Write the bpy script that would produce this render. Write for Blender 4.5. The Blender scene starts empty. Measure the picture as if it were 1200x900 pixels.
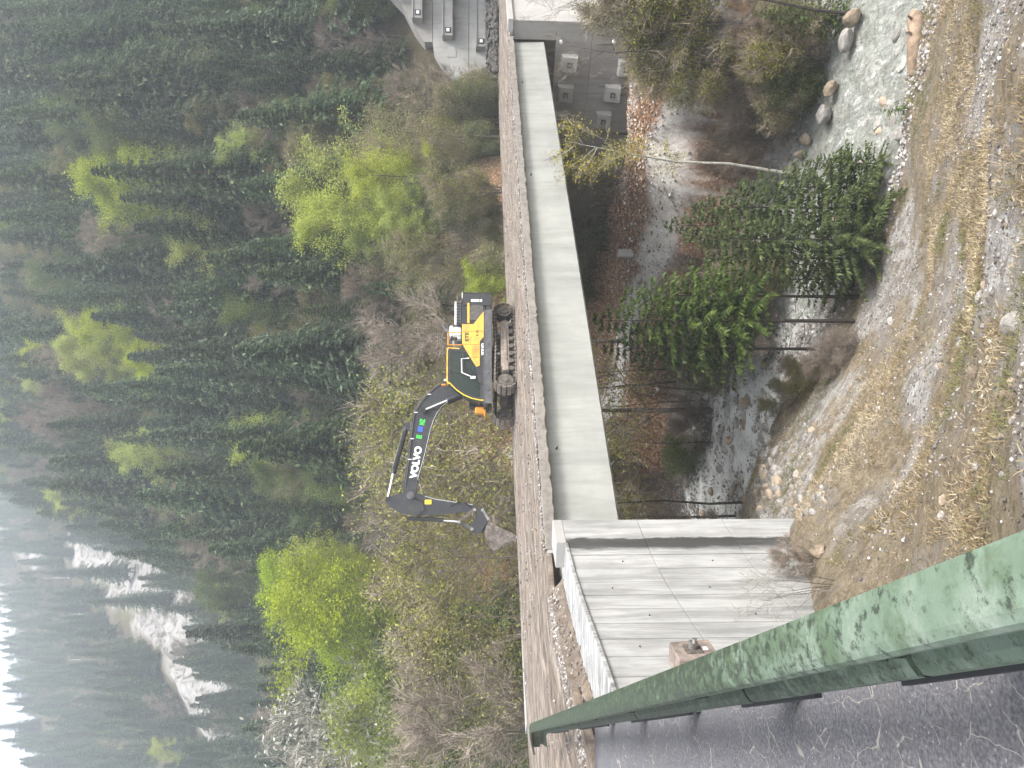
import bpy, math, random
import numpy as np
from mathutils import Vector, Matrix, Euler
rnd = random.Random(7)
rng = np.random.default_rng(7)
R = math.radians
SC = bpy.context.scene
COL = SC.collection

# ------------------------------------------------------------------ camera (photograph lies on its side: rolled by 90 degrees)
PITCH = math.atan(38 / 900)
CAM = np.array([0, 0, 1.65])
Fv = np.array([0, math.cos(PITCH), -math.sin(PITCH)])
Dv = np.array([0, -math.sin(PITCH), -math.cos(PITCH)])
Xv = np.array([1.0, 0, 0])
cam = bpy.data.cameras.new('camera')
cam.lens = 27; cam.sensor_width = 36; cam.clip_end = 6000; cam.clip_start = 0.05
co = bpy.data.objects.new('camera', cam); COL.objects.link(co)
co.matrix_world = Matrix(((Dv[0], Xv[0], -Fv[0], 0), (Dv[1], Xv[1], -Fv[1], 0), (Dv[2], Xv[2], -Fv[2], 1.65), (0, 0, 0, 1)))
SC.camera = co

# ------------------------------------------------------------------ light
SUN_EL, SUN_AZ = R(52), R(128)          # azimuth from +Y clockwise: behind the camera on the right
w = bpy.data.worlds.new('World'); SC.world = w; w.use_nodes = True
nt = w.node_tree; nt.nodes.clear()
sky = nt.nodes.new('ShaderNodeTexSky'); sky.sky_type = 'NISHITA'; sky.sun_disc = False
sky.sun_elevation = SUN_EL; sky.sun_rotation = SUN_AZ
sky.air_density = 1.0; sky.dust_density = 6.0; sky.ozone_density = 1.0; sky.altitude = 700
hs = nt.nodes.new('ShaderNodeHueSaturation'); hs.inputs['Saturation'].default_value = 0.38; hs.inputs['Value'].default_value = 1.0
bg = nt.nodes.new('ShaderNodeBackground'); bg.inputs['Strength'].default_value = 0.15
out = nt.nodes.new('ShaderNodeOutputWorld')
nt.links.new(sky.outputs[0], hs.inputs['Color']); nt.links.new(hs.outputs[0], bg.inputs['Color']); nt.links.new(bg.outputs[0], out.inputs[0])
sl = bpy.data.lights.new('sun', 'SUN'); sl.energy = 1.5; sl.angle = R(16); sl.color = (1.0, 0.96, 0.9)
so = bpy.data.objects.new('sun', sl); COL.objects.link(so)
sd = Vector((math.sin(SUN_AZ) * math.cos(SUN_EL), math.cos(SUN_AZ) * math.cos(SUN_EL), math.sin(SUN_EL)))
so.rotation_euler = sd.to_track_quat('Z', 'Y').to_euler(); so.location = sd * 60
SC.view_settings.view_transform = 'Standard'; SC.view_settings.look = 'None'
SC.view_settings.exposure = 1.8; SC.view_settings.gamma = 1.0
SC.cycles.volume_bounces = 2
SC.cycles.max_bounces = 8; SC.cycles.diffuse_bounces = 3; SC.cycles.transmission_bounces = 4; SC.cycles.transparent_max_bounces = 8
HAZE_DENSITY = 0.00095

# ------------------------------------------------------------------ helpers
def tag(o, label=None, cat=None, group=None, kind=None):
    if label: o['label'] = label
    if cat: o['category'] = cat
    if group: o['group'] = group
    if kind: o['kind'] = kind
    return o

def empty(name, loc=(0, 0, 0), rz=0.0, parent=None, size=0.3):
    o = bpy.data.objects.new(name, None); COL.objects.link(o)
    o.location = loc; o.rotation_euler = (0, 0, rz); o.empty_display_size = size
    if parent: o.parent = parent
    return o

def link(name, me, parent=None, mat=None):
    o = bpy.data.objects.new(name, me); COL.objects.link(o)
    if parent is not None: o.parent = parent
    if mat is not None and len(me.materials) == 0: me.materials.append(mat)
    return o

def np_mesh(name, V, F, mat=None, smooth=False, attrs=None):
    """V (n,3), F (m,k) all faces with k corners (or list of such arrays)"""
    me = bpy.data.meshes.new(name)
    Fs = F if isinstance(F, list) else [F]
    Fs = [f for f in Fs if len(f)]
    V = np.asarray(V, dtype=np.float32)
    me.vertices.add(len(V)); me.vertices.foreach_set('co', V.ravel())
    loops = np.concatenate([np.asarray(f, dtype=np.int32).ravel() for f in Fs])
    sizes = np.concatenate([np.full(len(f), np.asarray(f).shape[1], dtype=np.int32) for f in Fs])
    starts = np.concatenate([[0], np.cumsum(sizes)[:-1]]).astype(np.int32)
    me.loops.add(len(loops)); me.loops.foreach_set('vertex_index', loops)
    me.polygons.add(len(sizes)); me.polygons.foreach_set('loop_start', starts)
    if smooth: me.polygons.foreach_set('use_smooth', np.ones(len(sizes), dtype=bool))
    me.update(calc_edges=True)
    if attrs:
        for k, a in attrs.items():
            a = np.asarray(a, dtype=np.float32)
            if a.ndim == 1:
                at = me.attributes.new(k, 'FLOAT', 'POINT'); at.data.foreach_set('value', a)
            else:
                at = me.attributes.new(k, 'FLOAT_COLOR', 'POINT'); at.data.foreach_set('color', a.ravel())
    if mat: me.materials.append(mat)
    return me

class MB:
    def __init__(s): s.v = []; s.f = []
    def add(s, vs, fs):
        n = len(s.v); s.v += [tuple(map(float, p)) for p in vs]; s.f += [tuple(i + n for i in f) for f in fs]
        return s
    def box(s, c, d, rot=None, bev=0.0):
        hx, hy, hz = d[0] / 2, d[1] / 2, d[2] / 2
        b = min(bev, hx * .9, hy * .9, hz * .9)
        if b <= 0:
            vs = [(x, y, z) for x in (-hx, hx) for y in (-hy, hy) for z in (-hz, hz)]
            fs = [(0, 1, 3, 2), (4, 6, 7, 5), (0, 4, 5, 1), (2, 3, 7, 6), (0, 2, 6, 4), (1, 5, 7, 3)]
        else:
            ring = lambda ax, ay, z: [(-ax + b * 0, -ay + b, z), (-ax + b, -ay, z), (ax - b, -ay, z), (ax, -ay + b, z), (ax, ay - b, z), (ax - b, ay, z), (-ax + b, ay, z), (-ax, ay - b, z)]
            vs = ring(hx - b, hy - b, -hz) + ring(hx, hy, -hz + b) + ring(hx, hy, hz - b) + ring(hx - b, hy - b, hz)
            fs = [tuple(range(7, -1, -1)), tuple(range(24, 32))]
            for k in range(3):
                for i in range(8):
                    j = (i + 1) % 8; fs.append((k * 8 + i, k * 8 + j, k * 8 + 8 + j, k * 8 + 8 + i))
        if rot is not None:
            m = rot if isinstance(rot, Matrix) else Euler(rot).to_matrix()
            vs = [tuple(m @ Vector(p)) for p in vs]
        return s.add([(p[0] + c[0], p[1] + c[1], p[2] + c[2]) for p in vs], fs)
    def prism(s, poly, w0, w1, axis='y'):
        """poly of (a, z) in the side plane, extruded across"""
        n = len(poly)
        ar = sum(poly[i][0] * poly[(i + 1) % n][1] - poly[(i + 1) % n][0] * poly[i][1] for i in range(n))
        if ar < 0: poly = poly[::-1]
        if axis == 'y':
            vs = [(p[0], w0, p[1]) for p in poly] + [(p[0], w1, p[1]) for p in poly]
        elif axis == 'x':
            vs = [(w0, p[0], p[1]) for p in poly] + [(w1, p[0], p[1]) for p in poly]
        else:
            vs = [(p[0], p[1], w0) for p in poly] + [(p[0], p[1], w1) for p in poly]
        fs = [tuple(range(n)), tuple(range(2 * n - 1, n - 1, -1))] + [(i, i + n, (i + 1) % n + n, (i + 1) % n) for i in range(n)]
        return s.add(vs, fs)
    def tube(s, pts, rad, sides=8, cap=True):
        pts = [Vector(p) for p in pts]; n = len(pts)
        rads = rad if isinstance(rad, (list, tuple)) else [rad] * n
        base = len(s.v); vs = []
        up = Vector((0.13, 0.21, 1)).normalized()
        for i, p in enumerate(pts):
            t = (pts[min(i + 1, n - 1)] - pts[max(i - 1, 0)]).normalized()
            a = t.cross(up)
            if a.length < .05: a = t.cross(Vector((1, 0, 0)))
            a.normalize(); b = t.cross(a)
            for k in range(sides):
                an = 2 * math.pi * k / sides
                vs.append(p + (a * math.cos(an) + b * math.sin(an)) * rads[i])
        fs = []
        for i in range(n - 1):
            for k in range(sides):
                j = (k + 1) % sides
                fs.append((i * sides + k, i * sides + j, (i + 1) * sides + j, (i + 1) * sides + k))
        if cap:
            fs.append(tuple(range(sides - 1, -1, -1))); fs.append(tuple((n - 1) * sides + k for k in range(sides)))
        return s.add(vs, fs)
    def cyl(s, a, b, r, sides=16): return s.tube([a, b], r, sides)
    def mesh(s, name, mat=None, smooth=False):
        me = bpy.data.meshes.new(name); me.from_pydata(s.v, [], s.f)
        me.validate(); me.update()
        bmx = __import__('bmesh').new(); bmx.from_mesh(me); __import__('bmesh').ops.recalc_face_normals(bmx, faces=bmx.faces[:]); bmx.to_mesh(me); bmx.free()
        if smooth:
            for p in me.polygons: p.use_smooth = True
            try: me.set_sharp_from_angle(angle=R(38))
            except Exception: pass
        if mat: me.materials.append(mat)
        return me
    def build(s, name, mat, parent=None, smooth=False):
        return link(name, s.mesh(name, mat, smooth), parent)

# value noise
_perm = rng.random((256, 256))
def vnoise(x, y):
    x = np.asarray(x, float); y = np.asarray(y, float)
    xi = np.floor(x).astype(int); yi = np.floor(y).astype(int); fx = x - xi; fy = y - yi
    fx = fx * fx * (3 - 2 * fx); fy = fy * fy * (3 - 2 * fy)
    g = lambda a, b: _perm[a & 255, b & 255]
    return (g(xi, yi) * (1 - fx) + g(xi + 1, yi) * fx) * (1 - fy) + (g(xi, yi + 1) * (1 - fx) + g(xi + 1, yi + 1) * fx) * fy
def fbm(x, y, o=4):
    s = 0; a = .5; t = 0
    for i in range(o): s = s + a * vnoise(x * 2 ** i + 17 * i, y * 2 ** i + 31 * i); t += a; a *= .5
    return s / t

# points of the place from the survey of the photograph
def ray(px, py): return Fv + (px - 600) / 900 * Dv + (450 - py) / 900 * Xv
def gz(px, py, z): d = ray(px, py); return CAM + d * (z - CAM[2]) / d[2]
def gy(px, py, y): d = ray(px, py); return CAM + d * y / d[1]

# ------------------------------------------------------------------ materials
def mat(name):
    m = bpy.data.materials.new(name); m.use_nodes = True
    n = m.node_tree; n.nodes.clear()
    o = n.nodes.new('ShaderNodeOutputMaterial'); b = n.nodes.new('ShaderNodeBsdfPrincipled')
    n.links.new(b.outputs[0], o.inputs[0])
    return m, n, b, o
class N:
    """tiny node helper"""
    def __init__(s, nt): s.t = nt
    def new(s, t, **k):
        nd = s.t.nodes.new(t)
        for a, v in k.items(): setattr(nd, a, v)
        return nd
    def lk(s, a, b): s.t.links.new(a, b)
    def pos(s, scale=(1, 1, 1), obj=False, rot=(0, 0, 0)):
        g = s.new('ShaderNodeTexCoord') if obj else s.new('ShaderNodeNewGeometry')
        m = s.new('ShaderNodeMapping'); m.inputs['Scale'].default_value = scale; m.inputs['Rotation'].default_value = rot
        s.lk(g.outputs['Object' if obj else 'Position'], m.inputs[0]); return m.outputs[0]
    def noise(s, vec, sc, det=4, rough=.6, dist=0.0):
        n = s.new('ShaderNodeTexNoise'); n.inputs['Scale'].default_value = sc; n.inputs['Detail'].default_value = det
        n.inputs['Roughness'].default_value = rough; n.inputs['Distortion'].default_value = dist
        if vec is not None: s.lk(vec, n.inputs['Vector'])
        return n.outputs[0]
    def ramp(s, fac, stops, interp='LINEAR'):
        r = s.new('ShaderNodeValToRGB'); r.color_ramp.interpolation = interp
        e = r.color_ramp.elements
        while len(e) < len(stops): e.new(.5)
        for el, (p, c) in zip(e, stops):
            el.position = p; c = c if isinstance(c, (tuple, list)) else (c, c, c); el.color = (*c[:3], 1)
        s.lk(fac, r.inputs[0]); return r.outputs[0]
    def mix(s, fac, a, b, mode='MIX'):
        m = s.new('ShaderNodeMix'); m.data_type = 'RGBA'; m.blend_type = mode
        if isinstance(fac, (int, float)): m.inputs[0].default_value = fac
        else: s.lk(fac, m.inputs[0])
        for i, c in ((6, a), (7, b)):
            if isinstance(c, (tuple, list)): m.inputs[i].default_value = (*c[:3], 1)
            else: s.lk(c, m.inputs[i])
        return m.outputs[2]
    def math(s, op, a, b=0.0, c=None):
        m = s.new('ShaderNodeMath', operation=op)
        for i, x in enumerate((a, b) if c is None else (a, b, c)):
            if isinstance(x, (int, float)): m.inputs[i].default_value = x
            else: s.lk(x, m.inputs[i])
        return m.outputs[0]
    def bump(s, h, b, strength=.5, dist=.05):
        n = s.new('ShaderNodeBump'); n.inputs['Strength'].default_value = strength; n.inputs['Distance'].default_value = dist
        s.lk(h, n.inputs['Height']); s.lk(n.outputs[0], b.inputs['Normal'])
    def attr(s, name, color=False):
        a = s.new('ShaderNodeAttribute'); a.attribute_name = name
        return a.outputs['Color' if color else 'Fac']
    def rand(s):
        return s.new('ShaderNodeObjectInfo').outputs['Random']

def plain(name, col, rough=.5, metal=0.0, var=.15, sc=3.0, dirt=None, dirt_amt=.4, spec=.5):
    m, nt_, b, o = mat(name); n = N(nt_)
    p = n.pos(obj=True)
    f = n.noise(p, sc, 6, .65)
    lo = tuple(c * (1 - var) for c in col); hi = tuple(min(1, c * (1 + var)) for c in col)
    c = n.ramp(f, [(.3, lo), (.7, hi)])
    if dirt:
        f2 = n.noise(p, sc * 1.7, 8, .7, .5)
        c = n.mix(n.math('MULTIPLY', n.ramp(f2, [(.48, 0.0), (.68, 1.0)]), dirt_amt), c, dirt)
    n.lk(c, b.inputs['Base Color']); b.inputs['Roughness'].default_value = rough; b.inputs['Metallic'].default_value = metal
    b.inputs['Specular IOR Level'].default_value = spec
    n.bump(n.noise(p, sc * 12, 4), b, .15, .01)
    return m

def concrete(name, col, stain=(.16, .15, .13), streak=(6, 6, .5), amt=.5, grain=.25, warm=None):
    m, nt_, b, o = mat(name); n = N(nt_)
    p = n.pos(); ps = n.pos(streak)
    f = n.noise(p, .7, 8, .65); f2 = n.noise(ps, 1.0, 8, .7, .3); f3 = n.noise(p, 22, 4, .7)
    c = n.ramp(f, [(.25, tuple(x * .78 for x in col)), (.75, tuple(min(1, x * 1.12) for x in col))])
    c = n.mix(n.math('MULTIPLY', n.ramp(f2, [(.46, 0.0), (.74, 1.0)]), amt), c, stain)
    c = n.mix(n.ramp(f3, [(.62, 0.0), (.8, grain)]), c, tuple(x * .5 for x in col))
    if warm: c = n.mix(n.math('MULTIPLY', n.ramp(n.noise(p, .35, 6, .7, 1.0), [(.5, 0.0), (.7, 1.0)]), .6), c, warm)
    n.lk(c, b.inputs['Base Color']); b.inputs['Roughness'].default_value = .85; b.inputs['Specular IOR Level'].default_value = .25
    n.bump(n.math('ADD', f3, n.math('MULTIPLY', f2, 1.5)), b, .35, .012)
    return m

def leaf_mat(name, cols, trans=.3, hue=.03, objvar=.35):
    m, nt_, b, o = mat(name); n = N(nt_)
    a = n.attr('var')
    c = n.ramp(a, [(i / (len(cols) - 1), col) for i, col in enumerate(cols)])
    r = n.rand()
    h = n.new('ShaderNodeHueSaturation'); n.lk(c, h.inputs['Color'])
    n.lk(n.math('ADD', n.math('MULTIPLY', r, 2 * hue), .5 - hue), h.inputs['Hue'])
    n.lk(n.math('ADD', n.math('MULTIPLY', n.math('FRACT', n.math('MULTIPLY', r, 7.31)), objvar), 1 - objvar * .5), h.inputs['Value'])
    n.lk(n.math('ADD', n.math('MULTIPLY', n.math('FRACT', n.math('MULTIPLY', r, 13.7)), .35), .8), h.inputs['Saturation'])
    n.lk(h.outputs[0], b.inputs['Base Color']); b.inputs['Roughness'].default_value = .6; b.inputs['Specular IOR Level'].default_value = .25
    if trans:
        t = n.new('ShaderNodeBsdfTranslucent'); n.lk(h.outputs[0], t.inputs[0])
        ms = n.new('ShaderNodeMixShader'); ms.inputs[0].default_value = trans
        n.lk(b.outputs[0], ms.inputs[1]); n.lk(t.outputs[0], ms.inputs[2]); n.lk(ms.outputs[0], o.inputs[0])
    return m

M = {}
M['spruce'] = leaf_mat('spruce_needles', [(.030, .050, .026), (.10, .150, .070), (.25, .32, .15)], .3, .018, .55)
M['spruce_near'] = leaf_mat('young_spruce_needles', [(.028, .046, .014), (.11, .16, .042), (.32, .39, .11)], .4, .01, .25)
M['leaf_bright'] = leaf_mat('fresh_leaves', [(.15, .19, .025), (.33, .39, .05), (.56, .62, .11)], .45, .012, .25)
M['leaf_olive'] = leaf_mat('olive_leaves', [(.12, .11, .035), (.24, .235, .065), (.42, .41, .12)], .35, .02, .45)
M['leaf_green'] = leaf_mat('mid_green_leaves', [(.045, .07, .022), (.11, .155, .04), (.22, .28, .075)], .35, .02, .4)
M['twig'] = leaf_mat('brown_twigs', [(.08, .062, .045), (.21, .17, .13), (.36, .30, .235)], 0, .012, .35)
M['twig_grey'] = leaf_mat('grey_twigs', [(.16, .15, .12), (.28, .27, .22), (.50, .50, .44)], 0, .01, .3)
M['birch_leaf'] = leaf_mat('birch_leaves', [(.22, .20, .04), (.36, .34, .07), (.5, .47, .12)], .4, .01, .1)
M['bark'] = plain('bark', (.11, .09, .075), .9, var=.4, sc=2.0, spec=.2)
M['bark_dark'] = plain('dark_bark', (.05, .042, .036), .9, var=.4, sc=3.0, spec=.2)
M['bark_pale'] = plain('pale_bark', (.42, .40, .35), .8, var=.3, sc=5.0, dirt=(.08, .07, .06), dirt_amt=.7, spec=.2)
M['dead'] = plain('bleached_wood', (.45, .43, .40), .8, var=.25, sc=2.0, spec=.2)
M['wall_white'] = concrete('pale_wall_concrete', (.5, .5, .49), (.38, .38, .37), (3, 3, .4), .5, .2)
M['conc'] = concrete('grey_concrete', (.36, .355, .335), (.17, .16, .14), (2.5, 2.5, .35), .5, .3)
M['conc_light'] = concrete('light_concrete', (.36, .35, .335), (.35, .34, .31), (3, 3, .4), .35, .2)
M['edge'] = concrete('crumbling_edge_concrete', (.23, .21, .188), (.09, .08, .07), (5, 5, 5), .9, .8)
M['conc_dark'] = concrete('shaded_damp_concrete', (.30, .285, .265), (.12, .11, .10), (2.5, 2.5, .3), .6, .3)  # also carries the painted shade of the abutment face
M['girder'] = concrete('girder_concrete', (.29, .295, .275), (.15, .155, .14), (1.6, 1.6, .22), .6, .2)
M['black'] = plain('black_rubber', (.012, .012, .012), .6)
M['steel'] = plain('steel', (.35, .35, .34), .4, .8, dirt=(.12, .07, .04), dirt_amt=.6)
M['rust'] = plain('rusty_steel', (.16, .09, .055), .8, .2, var=.5, sc=6)
M['chrome'] = plain('polished_rod', (.75, .75, .75), .22, .9, var=.05)
M['ex_yellow'] = plain('yellow_paint', (.66, .39, .055), .45, var=.12, dirt=(.26, .19, .10), dirt_amt=.75, sc=3)
M['ex_grey'] = plain('dark_grey_paint', (.022, .024, .028), .55, var=.2, dirt=(.07, .064, .058), dirt_amt=.5, sc=2)
M['ex_mid'] = plain('mid_grey_paint', (.075, .075, .08), .5, var=.2, dirt=(.22, .2, .17), dirt_amt=.4, sc=2)
M['ex_white'] = plain('light_grey_paint', (.55, .56, .56), .45, var=.1, dirt=(.25, .23, .2), dirt_amt=.4)
M['mud'] = plain('muddy_steel', (.20, .17, .14), .85, .0, var=.35, sc=5, dirt=(.32, .29, .25), dirt_amt=.8, spec=.2)
M['mud_dark'] = plain('dark_muddy_steel', (.09, .08, .07), .8, var=.4, sc=5, dirt=(.25, .22, .19), dirt_amt=.7, spec=.2)
M['bucket'] = plain('worn_bucket_steel', (.12, .10, .09), .7, .3, var=.6, sc=4, dirt=(.34, .29, .25), dirt_amt=.6)
M['orange'] = plain('orange_paint', (.62, .26, .03), .45)
M['white'] = plain('white_print', (.85, .85, .85), .5, var=.02)
M['green_print'] = plain('green_print', (.05, .55, .08), .5, var=.02)
M['blue_print'] = plain('blue_print', (.03, .09, .42), .5, var=.02)
M['dark_print'] = plain('dark_print', (.05, .06, .03), .5, var=.02)
M['tag_yellow'] = plain('yellow_sticker', (.85, .62, .03), .5, var=.02)
def glass():
    m, nt_, b, o = mat('cab_glass'); n = N(nt_)
    b.inputs['Base Color'].default_value = (.03, .045, .04, 1); b.inputs['Roughness'].default_value = .06
    b.inputs['Alpha'].default_value = .62
    return m
M['glass'] = glass()

def m_rock():
    m, nt_, b, o = mat('limestone'); n = N(nt_)
    p = n.pos(obj=True); r = n.rand()
    f = n.noise(p, 2.5, 8, .7)
    c = n.ramp(f, [(.3, (.17, .155, .135)), (.5, (.30, .28, .255)), (.7, (.44, .42, .395))])
    c = n.mix(n.math('MULTIPLY', n.math('GREATER_THAN', n.math('FRACT', n.math('MULTIPLY', r, 5.7)), .72), .65), c, (.34, .25, .16))
    h = n.new('ShaderNodeHueSaturation'); n.lk(c, h.inputs['Color']); n.lk(n.math('ADD', n.math('MULTIPLY', r, .6), .65), h.inputs['Value'])
    n.lk(h.outputs[0], b.inputs['Base Color']); b.inputs['Roughness'].default_value = .9; b.inputs['Specular IOR Level'].default_value = .2
    n.bump(n.noise(p, 9, 8, .7), b, .6, .05)
    return m
M['rock'] = m_rock()
M['rock_tan'] = plain('tan_boulder', (.24, .195, .14), .9, var=.35, sc=2.5, dirt=(.16, .13, .10), dirt_amt=.6, spec=.2)
M['rubble_dark'] = plain('dark_rubble', (.075, .07, .064), .95, var=.6, sc=2.5, dirt=(.22, .2, .18), dirt_amt=.6, spec=.15)
M['rock_dark'] = plain('dark_slate', (.10, .105, .12), .8, var=.3, sc=4, spec=.3)
def m_pebble():
    m, nt_, b, o = mat('pebbles'); n = N(nt_)
    c = n.ramp(n.attr('var'), [(0, (.09, .078, .068)), (.45, (.20, .18, .165)), (.8, (.33, .31, .29)), (1, (.52, .51, .49))])
    n.lk(c, b.inputs['Base Color']); b.inputs['Roughness'].default_value = .9; b.inputs['Specular IOR Level'].default_value = .2
    return m
M['pebble'] = m_pebble()
def m_grass():
    m, nt_, b, o = mat('dry_grass'); n = N(nt_)
    c = n.ramp(n.attr('var'), [(0, (.08, .095, .035)), (.22, (.15, .14, .06)), (.45, (.17, .12, .07)), (.7, (.29, .23, .14)), (1, (.46, .395, .275))])
    n.lk(c, b.inputs['Base Color']); b.inputs['Roughness'].default_value = .8; b.inputs['Specular IOR Level'].default_value = .2
    return m
M['grass'] = m_grass()

def m_terrain():
    m, nt_, b, o = mat('ground_cover'); n = N(nt_)
    p = n.pos()
    sep = n.new('ShaderNodeSeparateColor'); n.lk(n.attr('mask', True), sep.inputs[0])
    dry, lit, grv = sep.outputs[0], sep.outputs[1], sep.outputs[2]
    path = n.attr('path'); scar = n.attr('scar')
    f1 = n.noise(p, .55, 8, .7); f2 = n.noise(p, 3.2, 8, .75); f3 = n.noise(p, 14, 6, .75); f4 = n.noise(p, 45, 3, .7)
    # forest floor
    c = n.ramp(f2, [(.3, (.04, .038, .022)), (.55, (.09, .075, .042)), (.75, (.15, .12, .075))])
    # dry slope: ochre grass, brown soil, grey gravel
    d = n.ramp(f2, [(.28, (.10, .078, .054)), (.42, (.21, .172, .118)), (.55, (.33, .275, .19)), (.75, (.43, .37, .27))])
    d = n.mix(n.ramp(f3, [(.48, 0.0), (.62, .75)]), d, (.15, .11, .075))
    d = n.mix(n.ramp(n.noise(p, .9, 7, .7, .6), [(.58, 0.0), (.68, .6)]), d, (.13, .14, .05))
    gcol = n.ramp(f4, [(.3, (.12, .105, .095)), (.5, (.26, .24, .225)), (.68, (.42, .40, .385))])
    d = n.mix(n.ramp(n.math('ADD', n.math('MULTIPLY', f1, .6), n.math('MULTIPLY', f3, .4)), [(.52, 0.0), (.60, .95)]), d, gcol)
    c = n.mix(dry, c, d)
    # leaf litter
    v = n.new('ShaderNodeTexVoronoi'); v.inputs['Scale'].default_value = 7; n.lk(p, v.inputs[0])
    sv = n.new('ShaderNodeSeparateColor'); n.lk(v.outputs['Color'], sv.inputs[0])
    l = n.ramp(sv.outputs[0], [(.0, (.13, .075, .045)), (.4, (.25, .135, .08)), (.75, (.36, .21, .125)), (1, (.52, .38, .27))])
    l = n.mix(n.ramp(f2, [(.50, 0.0), (.66, .7)]), l, (.13, .10, .065))
    c = n.mix(lit, c, l)
    # river gravel / bare rock
    gv = n.new('ShaderNodeTexVoronoi'); gv.inputs['Scale'].default_value = 3.0; n.lk(p, gv.inputs[0])
    sg = n.new('ShaderNodeSeparateColor'); n.lk(gv.outputs['Color'], sg.inputs[0])
    g = n.ramp(sg.outputs[1], [(0, (.24, .22, .20)), (.5, (.46, .44, .42)), (1, (.68, .67, .65))])
    g = n.mix(n.ramp(f3, [(.4, .7), (.6, 0.0)]), g, (.2, .18, .16))
    c = n.mix(grv, c, g)
    pc = n.ramp(n.noise(n.pos((1.2, .5, 1)), 2.2, 7, .7), [(.3, (.42, .385, .35)), (.5, (.58, .55, .515)), (.66, (.72, .69, .66))])
    pc = n.mix(n.ramp(f3, [(.6, 0.0), (.75, .6)]), pc, (.24, .2, .16))
    c = n.mix(path, c, pc)
    sp = n.pos((1, 1, .35))
    rc = n.ramp(n.noise(sp, .22, 8, .75, 1.0), [(.42, (.09, .085, .065)), (.48, (.24, .225, .21)), (.57, (.33, .315, .305)), (.75, (.42, .405, .40))])
    c = n.mix(scar, c, rc)
    n.lk(c, b.inputs['Base Color']); b.inputs['Roughness'].default_value = .95; b.inputs['Specular IOR Level'].default_value = .12
    n.bump(n.math('ADD', n.math('MULTIPLY', f2, 1.6), n.math('ADD', f3, n.math('MULTIPLY', f4, .5))), b, .9, .12)
    return m
M['terrain'] = m_terrain()

def m_dirtroad():
    m, nt_, b, o = mat('dirt_on_deck'); n = N(nt_)
    # ruts run with the traffic: use the road coordinate stored on the mesh (along, across)
    at = n.new('ShaderNodeAttribute'); at.attribute_name = 'road'
    mp = n.new('ShaderNodeMapping'); mp.inputs['Scale'].default_value = (.16, 2.4, 1); n.lk(at.outputs['Vector'], mp.inputs[0])
    p = n.pos(); f = n.math('ADD', n.math('MULTIPLY', n.noise(mp.outputs[0], 1.6, 9, .72, .5), .7), n.math('MULTIPLY', n.noise(p, 2.2, 9, .75), .3)); f2 = n.noise(p, 9, 8, .8); f3 = n.noise(p, 1.1, 6, .6)
    c = n.ramp(f, [(.32, (.055, .045, .035)), (.45, (.12, .095, .075)), (.53, (.22, .185, .155)), (.61, (.42, .385, .35))])
    c = n.mix(n.ramp(f2, [(.5, 0.0), (.62, .65)]), c, (.10, .08, .065))
    c = n.mix(n.ramp(f3, [(.5, 0.0), (.7, .45)]), c, (.33, .26, .19))
    n.lk(c, b.inputs['Base Color']); b.inputs['Roughness'].default_value = .92; b.inputs['Specular IOR Level'].default_value = .2
    n.bump(n.math('ADD', n.math('MULTIPLY', f, 2.0), f2), b, .8, .05)
    return m
M['dirt'] = m_dirtroad()

def m_asphalt():
    m, nt_, b, o = mat('cracked_asphalt'); n = N(nt_)
    p = n.pos(); f = n.noise(p, 60, 5, .7); f2 = n.noise(p, 1.2, 6, .7)
    c = n.ramp(f, [(.36, (.06, .059, .068)), (.52, (.12, .118, .13)), (.66, (.19, .19, .195))])
    c = n.mix(n.ramp(f2, [(.5, 0.0), (.72, .45)]), c, (.13, .12, .115))
    dp = n.new('ShaderNodeVectorMath', operation='ADD'); 
    nn = n.new('ShaderNodeTexNoise'); nn.inputs['Scale'].default_value = 5; nn.inputs['Detail'].default_value = 8; n.lk(p, nn.inputs['Vector'])
    sc = n.new('ShaderNodeVectorMath', operation='SCALE'); sc.inputs['Scale'].default_value = .15
    n.lk(nn.outputs['Color'], sc.inputs[0]); n.lk(p, dp.inputs[0]); n.lk(sc.outputs[0], dp.inputs[1])
    mp = n.new('ShaderNodeMapping'); mp.inputs['Scale'].default_value = (6.4, 4.4, 1); mp.inputs['Rotation'].default_value = (0, 0, .4); n.lk(dp.outputs[0], mp.inputs[0])
    v = n.new('ShaderNodeTexVoronoi'); v.feature = 'DISTANCE_TO_EDGE'; v.inputs['Scale'].default_value = 1.0; n.lk(mp.outputs[0], v.inputs[0])
    crack = n.ramp(v.outputs['Distance'], [(0, 1.0), (.008, .8), (.017, 0.0)])
    gate = n.ramp(n.noise(p, 1.9, 4, .6), [(.44, 0.0), (.50, 1.0)])
    gate = n.math('MULTIPLY', gate, n.ramp(n.noise(p, 7, 4, .7), [(.40, 0.0), (.47, 1.0)]))
    c = n.mix(n.math('MULTIPLY', crack, gate), c, (.30, .285, .25))
    v3 = n.new('ShaderNodeTexVoronoi'); v3.inputs['Scale'].default_value = 26; n.lk(p, v3.inputs[0])
    c = n.mix(n.ramp(v3.outputs['Distance'], [(0, 1.0), (.11, .9), (.16, 0.0)]), c, (.30, .29, .28))
    # stringer: thin pale scratch marks
    s = n.noise(n.pos((22, 1.6, 1), rot=(0, 0, R(-8))), 1.3, 5, .8)
    c = n.mix(n.ramp(s, [(.66, 0.0), (.72, .6)]), c, (.3, .29, .28))
    n.lk(c, b.inputs['Base Color']); b.inputs['Roughness'].default_value = .62; b.inputs['Specular IOR Level'].default_value = .45
    n.bump(n.math('SUBTRACT', f, crack), b, .5, .01)
    return m
M['asphalt'] = m_asphalt()

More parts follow.
